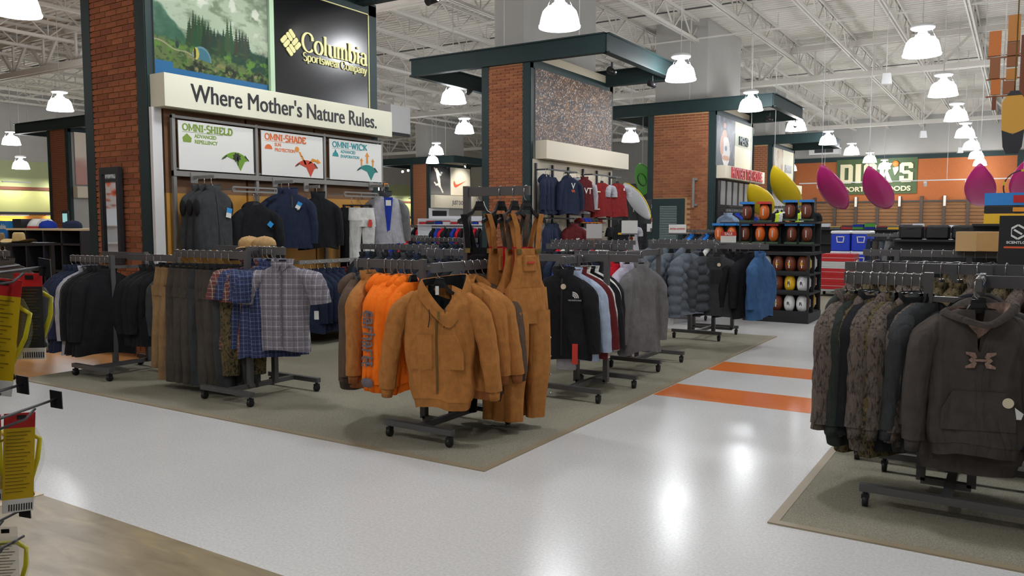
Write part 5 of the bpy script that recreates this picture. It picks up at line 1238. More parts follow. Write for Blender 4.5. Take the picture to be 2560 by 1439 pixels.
SL = [[(0, c_*.6), (c_, 0), (1-c_, 0), (1, c_*.6), (1, .18), (0, .18)], [(0, .18), (.34, .18), (.34, .32), (0, .32)], [(.66, .18), (1, .18), (1, .5), (.66, .5)], [(0, .58), (.3, .42), (1, .42), (.7, .6)], [(0, .5), (.34, .5), (.34, .82), (0, .82)], [(.66, .7), (1, .7), (1, .82), (.66, .82)], [(0, .82), (1, .82), (1, 1-c_*.6), (1-c_, 1), (c_, 1), (0, 1-c_*.6)]]
for polys, x, w in ((DL, -1.85, .66), ([[(0, 0), (1, 0), (1, 1), (0, 1)]], -1.05, .28), (CL, -.62, .66), (KL, .2, .62), (SL, 1.2, .66)):
    m = MB(); block(m, polys, x, w, 1.06, .62); m.build('lettering', blk_l, ss_)
text_mb('SPORTING GOODS', .36, .05, .012, 1.15, M=T(-.02, -.03, .16)).build('lettering', blk_l, ss_)
MB().sphere((.99, -.06, 1.63), .17, .06, .17).build('emblem', mat('emblem_orange', (216, 126, 50), .6), ss_)
MB().prism([(.84, 1.42), (.95, 1.0), (1.02, 1.06), (1.14, 1.3), (1.13, 1.48)], 0, -.06).build('emblem', blk_l, ss_)
# white track with spot heads in front of the far wall
tk = thing('track_light', 'long white track with small spot heads in front of the far wall', 'track light', (0, 42.5, 0))
MB().bar((-9.6, 0, 3.58), (6, 0, 3.58), .05).build('track', lampw, tk)
for x in (-8.4, -3.0, 2.5): MB().bar((x, 0, 3.6), (x, 0, 7.4), .012).build('rod', lampw, tk)
for x in (-8.7, -6.2, -3.9, -2.2, .6, 3.4):
    h = MB().bar((x, .05, 3.48), (x, .22, 3.36), .12, .13).build('spot_head', lampw, tk)
    L_ = bpy.data.lights.new('spot', 'SPOT'); L_.energy = 130; L_.color = (1, .78, .5); L_.spot_size = 1.1; L_.spot_blend = .7; L_.shadow_soft_size = .05
    o = obj('spot', L_, tk, (x, .3, 3.4)); o.rotation_euler = (math.radians(86), 0, 0)
# ------------------------------------------------------------------ left wall: lime bands, brown stripe, lit slats
wl = bpy.data.objects['wall_left']
MB().box(-38, -37.96, -8, 49, 3.2, 4.35).build('band', mat('sage_wall', (176, 184, 140), .8), wl)
MB().box(-38, -37.9, -8, 49, 3.06, 3.2).build('stripe', mat('brown_stripe', (110, 60, 44), .6), wl)
MB().box(-38, -37.96, -8, 49, 2.08, 3.06).build('band', mat('lime_wall', (218, 220, 150), .8), wl)
MB().box(-38, -37.8, -8, 49, 1.98, 2.08).build('trim', dk, wl)
for k in range(12): MB().box(-38, -37.93, -8, 49, .1+k*.157, .1+k*.157+.14).build('slat', mat('gold_slat', (214, 148, 60), .5), wl)
def wall_wash(x, y, z, rx, energy, col, label):
    t = thing('wall_washer', label, 'light', (x, y, z), 0, 'lime wall lights'); MB().box(-.05, .05, -.6, .6, 0, .05).build('housing', lampw, t)
    L_ = bpy.data.lights.new('tube', 'AREA'); L_.shape = 'RECTANGLE'; L_.size = .06; L_.size_y = 1.1; L_.energy = energy; L_.color = col
    o = obj('tube', L_, t, (-.02, 0, -.02)); o.rotation_euler = (0, rx, 0); return t
for i, y in enumerate((18.5, 20.5, 22.5, 44, 46)):
    wall_wash(-37.4, y, 3.35, .5, 16, (1, .97, .8), 'slim wall light over the lime band, %s from the camera' % ORD[i])
    wall_wash(-37.75, y, 1.9, .3, 14, (1, .7, .3), 'slim warm light under the dark ledge, %s from the camera' % ORD[i])
# ------------------------------------------------------------------ hung kayaks
def kayak(label, x, y, z, L, m, tilt, yaw, roll=0, cord=True, dark=None):
    k = thing('kayak', label, 'kayak', (x, y, z), 0, 'hung kayaks')
    M = RY(-yaw) @ RX(tilt) @ RZ(roll)
    rings = []
    for i in range(19):
        t = i/18; w = .36*max(.02, math.sin(PI*t))**.62; dp = .17*max(.04, math.sin(PI*t))**.7; zz = (t-.5)*L
        rings.append([(w*math.cos(a), (dp if math.sin(a) < 0 else dp*.55)*math.sin(a)+.12*(2*t-1)**4, zz) for a in [2*PI*j/20 for j in range(20)]])
    h = obj('hull', MB().loft(rings, True, True, M=M).mesh('hull', m), k)
    r2 = [(.17*math.cos(a), .11+.0*math.sin(a), .28*math.sin(a)) for a in [2*PI*j/20 for j in range(20)]]
    MB().loft([r2, [(x_*.9, y_-.05, z_*.9) for x_, y_, z_ in r2]], False, True, M=M).build('cockpit', dark or mat('kayak_cockpit', (40, 36, 40), .6), k)
    top = M @ Vector((0, .1, L*.48)); MB().tube([top, (top.x, top.y, 7.4-z)], .008, 5).build('cord', lampw, k)
    return k
mag = mat('magenta_plastic', (176, 34, 108), .3, var=.05, vscale=4); yel = mat('yellow_plastic', (226, 196, 24), .35); grn_ = mat('green_plastic', (70, 150, 40), .4)
kayak('yellow kayak hanging left of the store sign', -5.78, 24, 2.5, 1.9, yel, .85, .32, -.2)
kayak('magenta kayak hanging just left of the store sign lettering', -4.5, 24, 2.48, 1.9, mag, .85, .32, -.2)
kayak('magenta kayak hanging in front of the store sign', -3.33, 24, 2.44, 1.75, mag, .85, .32, -.2)
kayak('magenta kayak hanging right of the store sign', -.93, 24, 2.44, 1.75, mag, .95, 0, 0)
kayak('magenta kayak hanging at the right edge of the picture', .05, 24, 2.5, 1.75, mag, .95, 0, 0)
kayak('yellow kayak half hidden behind the wide brick tower', -6.65, 24.6, 2.2, 1.6, yel, .95, .3, .3)
kayak('green kayak hanging between the middle and wide towers', -10.2, 24.0, 3.0, 1.5, grn_, .8, -.5, PI)
# ------------------------------------------------------------------ stacked boards and discs hung at top right
hb = thing('hanging_boards', 'hanging cluster of stepped orange and tan boards at the top right', 'ceiling display', (-.2, 9, 0))
ob = [mat('board_%d' % i, c, .5) for i, c in enumerate(((206, 118, 44), (196, 130, 54), (150, 92, 50), (120, 62, 34)))]
for i, (x0, x1, z0, z1, k) in enumerate(((-.13, -.03, 3.13, 3.36, 0), (.02, .12, 3.25, 3.49, 1), (.02, .12, 3.12, 3.24, 2), (-.115, -.03, 2.92, 3.115, 2), (.02, .11, 3.02, 3.11, 2), (.02, .11, 2.9, 3.0, 1), (-.1, -.02, 2.77, 2.91, 0), (.0, .1, 2.77, 2.89, 2), (-.085, -.05, 2.63, 2.76, 3), (.13, .2, 2.5, 3.3, 3))):
    MB().box(x0, x1, -.02+i*.002, .03, z0, z1).build('board', ob[k], hb)
MB().bar((0, .04, 2.6), (0, .04, 7.4), .01).build('rod', lampw, hb)
for z in (3.12, 2.92, 2.76): MB().box(-.14, .22, .0, .02, z-.012, z).build('ledge', ob[2], hb)
wbd = thing('wakeboard', 'yellow and black rounded board hanging on a chain at the top right', 'board', (-.1, 8.7, 2.55))
pts = lambda r, z0, z1: [(r*math.cos(a)*.098, z0 + (z1-z0)*.5 + (z1-z0)*.5*math.sin(a)) for a in [2*PI*j/28 for j in range(28)]]
MB().prism([(.09, -.16), (.095, .1), (.05, .17), (-.05, .17), (-.095, .1), (-.09, -.16), (-.05, -.18), (.05, -.18)][::-1], -.02, .02).build('deck', mat('board_yellow', (214, 160, 60), .5), wbd)
MB().prism([(.088, -.15), (.075, -.3), (.05, -.36), (-.05, -.36), (-.075, -.3), (-.088, -.15), (0, -.19)][::-1], -.03, .03).build('pad', dk, wbd)
MB().prism([(.06, .16), (.03, .2), (-.03, .2), (-.06, .16)][::-1], -.025, .025).build('pad', dk, wbd)
MB().tube([(0, 0, .19), (0, 0, 4.85)], .006, 6).build('chain', brass, wbd)
# ------------------------------------------------------------------ coolers, cartons, hand cart
bluep = mat('cooler_blue', (26, 64, 196), .4); whp = mat('white_plastic', (226, 228, 232), .4)
for c in range(2):
    for r in range(3):
        k = thing('cooler', 'blue ice cooler with white lid, %s column, %s from the floor' % (('left', 'right')[c], ORD[r]), 'cooler', (-3.42+c*.43, 19.5, .02+r*.46), 0, 'stacked blue coolers')
        MB().bbox(-.2, .2, -.26, .26, 0, .38, .02).build('body', bluep, k); MB().bbox(-.21, .21, -.27, .27, .38, .455, .02).build('lid', whp, k)
        hd = MB()
        for a, b in (((-.08, .32), (.08, .32)), ((-.06, .2), (.06, .2)), ((-.08, .33), (-.06, .19)), ((.08, .33), (.06, .19))): hd.bar((a[0], -.27, a[1]), (b[0], -.27, b[1]), .02)
        hd.build('handle', whp, k)
redc = mat('red_carton', (186, 30, 34), .45); whc = mat('white_carton', (206, 206, 204), .5)
ct = thing('platform_cart', 'grey platform cart under the red cartons', 'cart', (-3.2, 18.4, 0)); MB().box(-.5, .75, -.35, .35, .12, .16).build('deck', mat('cart_grey', (176, 178, 180), .5), ct)
for q in ((-.42, -.28), (.68, -.28), (-.42, .28), (.68, .28)): MB().tube([(q[0]-.02, q[1], .06), (q[0]+.02, q[1], .06)], .06, 14).build('wheel', wheel, ct)
z = .165
for i, (h, m, lb) in enumerate(((.15, redc, 'bottom red carton on the platform cart'), (.15, redc, 'second red carton on the platform cart'), (.14, redc, 'third red carton on the platform cart'), (.075, whc, 'lower white carton with a dark W between the red ones'), (.075, whc, 'upper white carton with a dark W between the red ones'), (.16, redc, 'topmost red carton on the platform cart'))):
    k = thing('flat_carton', lb, 'carton', (-3.25, 18.35, z), 0); MB().box(-.33, .33, -.28, .28, 0, h-.004).build('carton', m, k); MB().box(-.331, .331, -.281, .281, h*.45, h*.5).build('tape', whc if m is redc else dk, k)
    if m is whc: text_mb('W', .07, .003, .002, 1.6, M=T(.22, -.284, .012)).build('lettering', dk, k)
    z += h
# ------------------------------------------------------------------ footballs
bm1 = mat('football_leather', (118, 58, 36), .5, bump=.3, bscale=200); bm2 = mat('football_gold', (236, 186, 30), .4); bm3 = mat('football_white', (226, 226, 224), .4); bm4 = mat('football_orange', (226, 110, 40), .4)
def ball_parts(parent, m, loc, stripe=True, lace=True, sc=1):
    b = MB(); n = 16
    b.loft([[(r*math.cos(2*PI*k/n), r*math.sin(2*PI*k/n), z) for k in range(n)] for z, r in [(-.14*math.cos(PI*i/12), .085*math.sin(PI*i/12)**.8+.001) for i in range(13)]], True, True)
    o = b.build('ball', m, parent, loc); o.scale = (sc,)*3
    if lace: MB().box(-.006, .006, -.09, -.08, -.06, .06).build('laces', whp, o)
    if stripe:
        for s in (-1, 1): MB().lathe([(.066, s*.078-.008), (.066, s*.078+.008)], 16).build('band', whp, o)
    return o
fd = thing('football_display', 'black three-tier floor display full of footballs', 'display stand', (-3.15, 13.35, 0))
bk_ = mat('black_fixture', (28, 28, 32), .5)
MB().box(-.6, .42, -.42, .5, 0, .14).build('base', bk_, fd); MB().box(-.58, .4, .0, .04, .14, 1.1).build('back_panel', bk_, fd)
for z in (.44, .74): MB().box(-.6, .42, -.4, .48, z, z+.025).build('shelf', bk_, fd)
for z in (.14, .465, .765): MB().box(-.6, .42, -.42, -.4, z, z+.05).build('lip', bk_, fd)
MB().box(-.6, .42, -.4, .48, 1.06, 1.1).build('shelf', bk_, fd)
for q in ((.40, -.4), (.40, .46), (-.58, -.4), (-.58, .46)): MB().bar((q[0], q[1], .1), (q[0], q[1], 1.08), .03).build('post', bk_, fd)
bmix = [bm1, bm1, bm2, bm1, bm3]
i = 0
bn = {bm1.name: 'brown', bm2.name: 'yellow', bm3.name: 'white', bm4.name: 'orange'}
for r, z in enumerate((.30, .62, .92)):
    for c in range(5):
        m = bmix[(c*2+r) % 5] if r else [bm3, bm1, bm1, bm3, bm3][c]
        b = thing('football', '%s football, %s from the left on the %s tier of the floor display' % (bn[m.name], ORD[c], ('bottom', 'middle', 'top')[r]), 'football', (-3.62+c*.19, 13.06, z), 0, 'footballs on the floor display')
        ball_parts(b, m, (0, 0, 0), False)
        text_mb('R', .07, .004, .002, 1, M=T(0, -.088, -.02)).build('emblem', bm2 if m is bm1 else dk, b)
    for c in range(3):
        m = [bm1, bm3, bm2][(c+r) % 3]
        b = thing('football', '%s football, %s from the front on the aisle side, %s tier' % (bn[m.name], ORD[c], ('bottom', 'middle', 'top')[r]), 'football', (-2.86, 13.25+c*.2, z), Q, 'footballs on the floor display')
        ball_parts(b, m, (0, 0, 0), False)
sf = thing('stacked_shelf', 'black stepped table holding boxed footballs behind the puffer jackets', 'table', (-3.75, 13.75, 0))
for z, a, b_ in ((1.22, -.75, .95), (1.58, -.3, .95)): MB().box(a, b_, -.12, .3, z-.03, z).build('shelf', bk_, sf)
MB().box(-.75, .95, .26, .3, 0, 1.58).build('back_panel', bk_, sf)
for a in (-.72, .92): MB().bar((a, -.1, 0), (a, -.1, 1.2), .035).build('leg', bk_, sf)
MB().bar((-.28, -.1, 1.2), (-.28, -.1, 1.56), .03).build('leg', bk_, sf)
bbx = mat('box_blue', (40, 130, 206), .5); bxr = mat('box_red', (206, 54, 50), .5); bxg = mat('box_green', (60, 84, 58), .6)
for i, (x, z, m, top) in enumerate(((-4.42, 1.22, bm4, bbx), (-4.2, 1.22, bm4, bbx), (-3.98, 1.22, bm1, bbx), (-3.72, 1.22, bm4, bxr), (-3.5, 1.22, bm4, bxr), (-3.2, 1.22, bm1, bbx), (-2.96, 1.22, bm1, bbx), (-3.95, 1.58, bm1, bbx), (-3.66, 1.58, bm4, bxr), (-3.24, 1.6, bm1, bbx), (-2.98, 1.6, bm1, bbx))):
    b = thing('boxed_football', '%s football in an open box with a %s top, %s along the stepped table' % (bn[m.name], 'blue' if top is bbx else 'red', ORD[i]), 'football', (x, 13.75, z), 0, 'boxed footballs')
    MB().box(-.1, .1, -.1, .1, 0, .03).build('box_base', bxg, b); MB().box(-.1, .1, -.1, .1, .3, .34).build('box_top', top, b); MB().box(-.1, .1, .09, .1, .03, .3).build('box_back', bk_, b)
    ball_parts(b, m, (0, 0, .165), m is bm1, True, .95)
# ------------------------------------------------------------------ right background
cb = thing('cardboard_carton', 'large plain cardboard carton on the hunting gear rack', 'carton', (-.34, 9.2, 1.283)); MB().bbox(-.2, .2, -.16, .16, 0, .19, .004).build('carton', mat('cardboard', (190, 150, 96), .7, var=.05), cb); MB().box(-.2, -.02, -.162, -.16, .0, .19).build('tape', mat('cardboard_tape', (200, 164, 112), .6), cb)
sl_ = thing('standing_sign', 'black standing sign with a white hexagon S emblem at the right edge', 'sign', (-.02, 8.2, 0)); MB().box(-.14, .14, -.012, .012, 1.16, 1.62).build('board', bk_, sl_); MB().bar((0, 0, .02), (0, 0, 1.16), .03).build('pole', bk_, sl_); MB().box(-.15, .15, -.15, .15, 0, .02).build('base', bk_, sl_)
hx = MB()
for k in range(6):
    if k in (0, 3): pass
    a0, a1 = math.radians(90+60*k), math.radians(150+60*k); hx.bar((.055*math.cos(a0), -.015, 1.48+.06*math.sin(a0)), (.055*math.cos(a1), -.015, 1.48+.06*math.sin(a1)), .006, .016)
hx.bar((-.03, -.015, 1.5), (.03, -.015, 1.46), .006, .016); hx.build('emblem', tagw, sl_)
text_mb('SCENTLOK', .03, .002, .001, 1.1, M=T(0, -.014, 1.38)).build('lettering', tagw, sl_); MB().box(-.1, .1, -.016, -.012, 1.34, 1.355).build('stripe', two, sl_)
gs = thing('gondola_shelf', 'dark gondola shelf at the right edge holding boxed rafts', 'shelf', (.35, 12.5, 0)); MB().box(-.9, .9, -.25, .25, 0, .12).build('base', bk_, gs); MB().box(-.9, .9, -.02, .02, .12, 1.55).build('back_panel', bk_, gs)
for z in (.6, 1.1, 1.52): MB().box(-.9, .9, -.25, .25, z, z+.03).build('shelf', bk_, gs)
for i, (m, m2, z, lb) in enumerate(((mat('raft_yellow', (236, 186, 40), .5), redc, 1.55, 'yellow boxed raft with red print'), (bk_, tgo, 1.69, 'black boxed raft between the blue and yellow ones'), (bbx, redc, 1.79, 'blue boxed raft with red print on top'))):
    k = thing('raft_box', lb+' on the gondola shelf', 'carton', (.2, 12.5, z)); h = (.13, .09, .16)[i]; MB().box(-.62, .7, -.22, .22, 0, h).build('carton', m, k); MB().box(-.3, .1, -.225, -.22, h*.2, h*.8).build('print', m2, k); MB().box(.15, .5, -.225, -.22, h*.25, h*.75).build('print', mat('print_green', (140, 180, 70), .5), k)
tr_ = thing('tow_ring', 'thin black hoop with yellow grips hanging at the right edge', 'hoop', (.0, 16, 2.16)); MB().tube([(.28*math.cos(2*PI*k/28), 0, .28*math.sin(2*PI*k/28)) for k in range(29)], .012, 6, False).build('hoop', bk_, tr_)
for a in (.2, 1.6, 2.9, 4.4): MB().bar((.28*math.cos(a)-.03*math.sin(a), 0, .28*math.sin(a)+.03*math.cos(a)), (.28*math.cos(a)+.03*math.sin(a), 0, .28*math.sin(a)-.03*math.cos(a)), .035).build('grip', yel, tr_)
MB().tube([(0, 0, .28), (0, 0, 5.24)], .006, 5).build('cord', lampw, tr_)
for i, x in enumerate((-.72, -1.08, -1.44)):
    k = thing('gear_case', 'black hard gear case, %s from the right on the far shelf' % ORD[i], 'case', (x, 14.0, 1.31)); MB().bbox(-.17, .17, -.12, .12, 0, .22, .03).build('shell', bk_, k); MB().bar((-.05, -.13, .18), (.05, -.13, .18), .02).build('handle', dk, k)
gs2 = thing('gondola_shelf', 'dark gondola shelf below the black gear cases', 'shelf', (-1.08, 14.0, 0)); MB().box(-.6, .6, -.25, .25, 0, .12).build('base', bk_, gs2); MB().box(-.6, .6, -.02, .02, .12, 1.28).build('back_panel', bk_, gs2)
for z in (.5, .9, 1.28): MB().box(-.6, .6, -.25, .25, z, z+.03).build('shelf', bk_, gs2)
# long low fixtures with helmets and shoes below the far wall
for r, (x0, x1, y, zt) in enumerate(((-6.6, -2.2, 27.5, 1.35), (-6.0, -.6, 33, 1.3))):
    g_ = thing('gondola_shelf', 'long dark gondola shelf in the %s row below the far wall' % ('nearer', 'farther')[r], 'shelf', (0, y, 0)); MB().box(x0, x1, -.3, .3, 0, .1).build('base', bk_, g_); MB().box(x0, x1, -.02, .02, .1, zt).build('back_panel', bk_, g_)
    for z in (.5, .9, zt): MB().box(x0, x1, -.3, .3, z, z+.03).build('shelf', bk_, g_)
    n = int((x1-x0)/.34); cc = [dk, redc, whp, F['rblue'], F['gry'], twy, grn_, dk]
    for k in range(n):
        m = cc[(k*5+r) % 8]; b = thing('shoe_box', 'small carton, %s from the left on the %s gondola below the far wall' % (ORD[k], ('nearer', 'farther')[r]), 'carton', (x0+.2+k*.34, y, zt+.03), .1*(k % 3), 'cartons below the far wall')
        MB().box(-.15, .15, -.12, .12, 0, .1+.03*(k % 4)).build('carton', m, b); MB().box(-.155, .155, -.125, .125, .07, .09+.03*(k % 4)).build('lid', cc[(k*3+1) % 8], b)
# ------------------------------------------------------------------ left background
bn_ = thing('shoe_bench', 'dark shelving bench with a wooden top at far left', 'shelf', (-13.8, 7.5, 0)); MB().box(-1.2, 1.1, -.3, .3, 1.44, 1.475).build('top', birch, bn_)
for k in range(5): MB().box(-1.18+k*.56, -1.14+k*.56, -.28, .28, 0, 1.44).build('upright', dk, bn_)
for z in (.3, .75, 1.2): MB().box(-1.18, 1.08, -.28, .28, z, z+.03).build('shelf', dk, bn_)
MB().box(-1.18, 1.08, .26, .28, 0, 1.44).build('back_panel', bk_, bn_)
cap('royal blue cap on the wooden bench top', (-14.1, 7.45, 1.476), .4, F['rblue'], F['nvy'], sc=1.5); cap('navy cap on the wooden bench top, right', (-13.35, 7.45, 1.476), -.6, F['nvy'], F['khk'], sc=1.5)
tb = thing('tablet_stand', 'small tablet with a pale blue screen on the bench', 'tablet', (-13.82, 7.6, 1.476)); MB().box(-.1, .1, -.01, .01, .0, .3).build('frame', dk, tb); MB().box(-.07, .07, -.014, -.01, .1, .25).build('screen', mat('screen_blue', (150, 200, 200), .3, emit=.6), tb)
sh1 = MB(); sh1.loft([[(x, y*(1 if z_ else .9), z_) for x, y, z_ in ((-w, -l, z), (w, -l, z), (w, l, z), (-w, l, z))] for w, l, z in ((.045, .14, 0), (.045, .14, .03), (.04, .1, .07), (.035, .04, .1))], True, True, True)
for i in range(2):
    k = thing('shoe', 'pale running shoe standing on the bench, %s' % ('left one', 'right one')[i], 'shoe', (-14.55+i*.3, 7.5, 1.476), .5, 'shoes on the bench'); o = sh1.build('upper', tagw, k); o.scale = (1.3, 1.3, 1.6); MB().box(-.06, .06, -.19, .19, 0, .03).build('sole', redc, k)
bx = thing('brand_carton', 'blue carton with white Columbia lettering at far left', 'carton', (-15.35, 7.4, 1.3)); MB().box(-.35, .35, -.15, .15, 0, .3).build('carton', bbx, bx); text_mb('Columbia', .13, .004, .002, 1, M=T(0, -.154, .16)).build('lettering', tagw, bx)
bx = thing('dark_carton', 'dark carton beside the blue one at far left', 'carton', (-14.82, 7.45, 1.476)); MB().box(-.14, .14, -.15, .15, 0, .16).build('carton', dk, bx); MB().box(-.145, .145, -.155, .155, .1, .16).build('lid', dk, bx)
tb_ = thing('display_table', 'dark table holding straw hats at far left', 'table', (-12.4, 6.0, 0)); MB().box(-.7, .6, -.35, .35, 1.24, 1.28).build('top', dk, tb_)
for q in ((-.65, -.3), (.55, -.3), (-.65, .3), (.55, .3)): MB().bar((q[0], q[1], 0), (q[0], q[1], 1.24), .05).build('leg', dk, tb_)
pd = thing('display_table', 'dark plinth under the blue carton at far left', 'table', (-15.4, 7.4, 0)); MB().box(-.45, .4, -.3, .3, 1.26, 1.3).build('top', dk, pd)
for q in ((-.4, -.25), (.35, -.25), (-.4, .25), (.35, .25)): MB().bar((q[0], q[1], 0), (q[0], q[1], 1.26), .05).build('leg', dk, pd)
straw = mat('straw', (206, 178, 122), .8, bump=.4, bscale=120)
brim_hat('pale straw hat on the dark table at far left', (-12.05, 5.95, 1.28), .3, straw, .24, .15); brim_hat('brown felt hat on the dark table at the left edge', (-12.5, 5.9, 1.28), .8, F['khk'], .24, .14)
# grey shelving and white fixtures around the runner poster tower
for i, (x, y, w, z) in enumerate(((-18.5, 24.5, 2.0, 1.75), (-21.5, 30, 3.0, 1.9))):
    g_ = thing('white_gondola', 'white shop fixture in the %s row below the runner poster' % ('nearer', 'farther')[i], 'shelf', (x, y, 0), .56); MB().box(-w/2, w/2, -.3, .3, 0, .15).build('base', whp, g_); MB().box(-w/2, w/2, -.02, .02, .15, z).build('back_panel', whp, g_)
    for q in (.6, 1.1, 1.5): MB().box(-w/2, w/2, -.28, .28, q, q+.03).build('shelf', whp, g_)
    for k in range(int(w/.3)):
        b = thing('shoe_box', 'shoe carton, %s from the left on the %s white fixture' % (ORD[k], ('nearer', 'farther')[i]), 'carton', (x+math.cos(.56)*(-w/2+.2+k*.3), y+math.sin(.56)*(-w/2+.2+k*.3), 1.53), .56, 'cartons on white fixtures'); MB().box(-.13, .13, -.2, .2, 0, .14).build('carton', [redc, dk, F['rblue'], whc][k % 4], b); MB().box(-.135, .135, -.205, .205, .1, .14).build('lid', [whc, redc, dk, redc][k % 4], b)
ad = thing('brand_sign', 'tall black panel with white three-stripe emblem below the runner poster', 'sign', (-26.44, 34.6, 0), Q)
MB().box(-.85, .85, 0, .06, 0, 2.38).build('frame', whp, ad); MB().box(-.62, .62, -.02, 0, 0, 2.25).build('panel', bk_, ad)
for k in range(3): MB().prism([(-.3+k*.2, 1.5), (-.14+k*.2, 1.5), (-.2+k*.2+.06*k*0, 1.62+.12*k), (-.36+k*.2, 1.7+.12*k)][::-1], -.02, -.04).build('emblem', tagw, ad)
text_mb('adidas', .28, .02, .012, 1, M=T(0, -.03, 1.25)).build('lettering', tagw, ad)
for k in range(3): MB().box(-.2+k*.15, -.1+k*.15, -.03, -.02, 0, 1.1).build('stripe', tagw, ad)
hv = thing('air_unit', 'white hanging air unit with dark grille behind the nearest tower', 'air conditioner', (-20, 23.1, 4.75)); MB().box(-.6, .6, -.55, .55, .1, 1.1).build('casing', lampw, hv); MB().box(-.2, .62, -.5, .5, 0, .12).build('grille', dk, hv)
for q in (-.5, .5): MB().bar((q*.8, q, 1.1), (q*.8, q, 2.65), .03).build('rod', lampw, hv)
hv = thing('air_duct', 'grey duct outlet on the far wall above the orange panel', 'air duct', (-9.6, 48.6, 5.45)); MB().box(-.8, .8, -.4, .4, 0, .4).build('casing', lampw, hv); MB().box(-.5, .5, -.42, -.4, .1, .3).build('grille', dk, hv); MB().bar((0, 0, .4), (0, 0, 1.4), .3).build('riser', lampw, hv)
bw = thing('display_wall', 'black display wall between the middle and wide towers', 'display rack', (-11.5, 27.2, 0)); MB().box(-2.0, 2.0, 0, .1, 0, 3.0).build('back_panel', bk_, bw)
for z in (.8, 1.4, 2.0): MB().bar((-1.9, -.2, z), (1.9, -.2, z), .03).build('rail', dk, bw)
for k in range(5): MB().bar((-1.8+k*.9, -.2, .1), (-1.8+k*.9, -.2, 3.0), .04).build('upright', dk, bw)
sbd = thing('paddle_board', 'long white board with a yellow edge right of the team wear wall', 'board', (-7.95, 18.3, 2.1), -.1)
n = 20; rb = [[(0.16*math.cos(a)*math.sin(PI*(i+.3)/(n+.6))**.6, .03*math.sin(a), -.75+1.5*i/n) for a in [2*PI*j/12 for j in range(12)]] for i in range(n+1)]
MB().loft(rb, True, True, M=RY(-.7) @ Matrix.Diagonal((1.2, 1, .75, 1))).build('deck', mat('board_white', (206, 208, 210), .4), sbd)
MB().tube([(.195*math.sin(PI*(i+.3)/(n+.6))**.6, 0, (-.75+1.5*i/n)*.75) for i in range(n+1)], .014, 6, M=RY(-.7)).build('rail_edge', yel, sbd)
MB().bar((0, .05, -2.1), (0, .05, .2), .04).build('stand', dk, sbd); MB().box(-.2, .2, -.15, .2, -2.1, -2.07).build('stand', dk, sbd)
pk_ = thing('hanging_banner', 'dark hanging banner with white PICK lettering beside the white board', 'banner', (-8.0, 18.6, 1.55)); MB().box(-.3, .3, 0, .02, 0, .6).build('cloth', mat('banner_grey', (66, 68, 70), .7), pk_); text_mb('PICK', .17, .004, .004, 1, M=T(0, -.006, .3)).build('lettering', tagw, pk_); MB().bar((0, .03, -1.55), (0, .03, .6), .03).build('pole', dk, pk_)
# spotlights clamped to the canopies
spm = mat('spot_black', (30, 30, 34), .4); spg = mat('spot_glow', (255, 240, 200), .4, emit=25)
spg.cycles.emission_sampling = 'NONE'
def spot(label, loc, az, el, on=True):
    s = thing('spotlight', label, 'spotlight', loc, az, 'spotlights under the canopies')
    MB().bar((0, 0, 0), (0, 0, -.14), .03).build('stem', spm, s); M = T(0, 0, -.18) @ RX(-el)
    MB().lathe([(.05, -.09), (.075, .09), (.07, .09), (.05, .05)], 16, M=M @ RX(Q), cap0=True).build('housing', spm, s)
    MB().lathe([(.068, .075), (.001, .075)], 16, M=M @ RX(Q)).build('lens', spg if on else dk, s)
    return s
spot('unlit black spotlight under the middle tower\'s left beam', (-10.6, 15.0, 4.7), 1.0, .5, False); spot('lit spotlight under the middle tower\'s left beam', (-10.6, 16.6, 4.7), .6, .3)
spot('grey spotlight under the middle tower\'s right beam, nearer', (-6.9, 14.6, 4.7), -2.0, .5, False); spot('grey spotlight under the middle tower\'s right beam, farther', (-6.8, 16.4, 4.7), -2.0, .5, False)
spot('lit spotlight under the far left canopy', (-29.0, 16.2, 4.7), .9, .2); spot('lit spotlight under the far canopy by the runner poster', (-29.3, 35.5, 4.7), .6, .2); spot('small lit spotlight on the far runner tower post', (-28.2, 33.7, 4.5), .6, .2)
spot('lit spotlight under the wide tower\'s left beam', (-10.2, 25, 4.7), .6, .3); spot('unlit spotlight beside the lit one left of the wide tower', (-9.7, 25.2, 4.7), .8, .4, False); spot('bright spotlight at the wide tower\'s right beam', (-5.9, 25.4, 4.7), .3, .3); spot('unlit spotlight under the wide tower\'s right beam', (-6.2, 23.6, 4.7), -2, .4, False)
spot('warm spotlight glow above the far left corner', (-11.0, 7.0, 4.7), .9, .2)
for i, (y, e) in enumerate(((6.3, 60), (7.5, 60), (8.7, 60))):
    s = spot('spotlight on the nearest tower\'s right beam, %s of three' % ORD[i], (-6.75, y, 4.7), -Q+.0, .35)
    L_ = bpy.data.lights.new('spot', 'SPOT'); L_.energy = 38; L_.color = (1, .97, .86); L_.spot_size = 1.5; L_.spot_blend = .8; L_.shadow_soft_size = .05
    o = obj('spot', L_, s, (0, .12, -.24)); o.rotation_euler = (math.radians(62), 0, 0); o.rotation_euler = (math.radians(60), 0, 0)
    s.rotation_euler = (0, 0, Q)
for i, y in enumerate((34.8, 36.6)):
    s = spot('lit spotlight aimed at the runner poster wall, %s from the camera' % ORD[i], (-24.95, y, 4.7), Q, .35)
    L_ = bpy.data.lights.new('spot', 'SPOT'); L_.energy = 140; L_.color = (1, .97, .9); L_.spot_size = 1.5; L_.spot_blend = .8; L_.shadow_soft_size = .05
    o = obj('spot', L_, s, (0, .12, -.24)); o.rotation_euler = (math.radians(58), 0, 0)
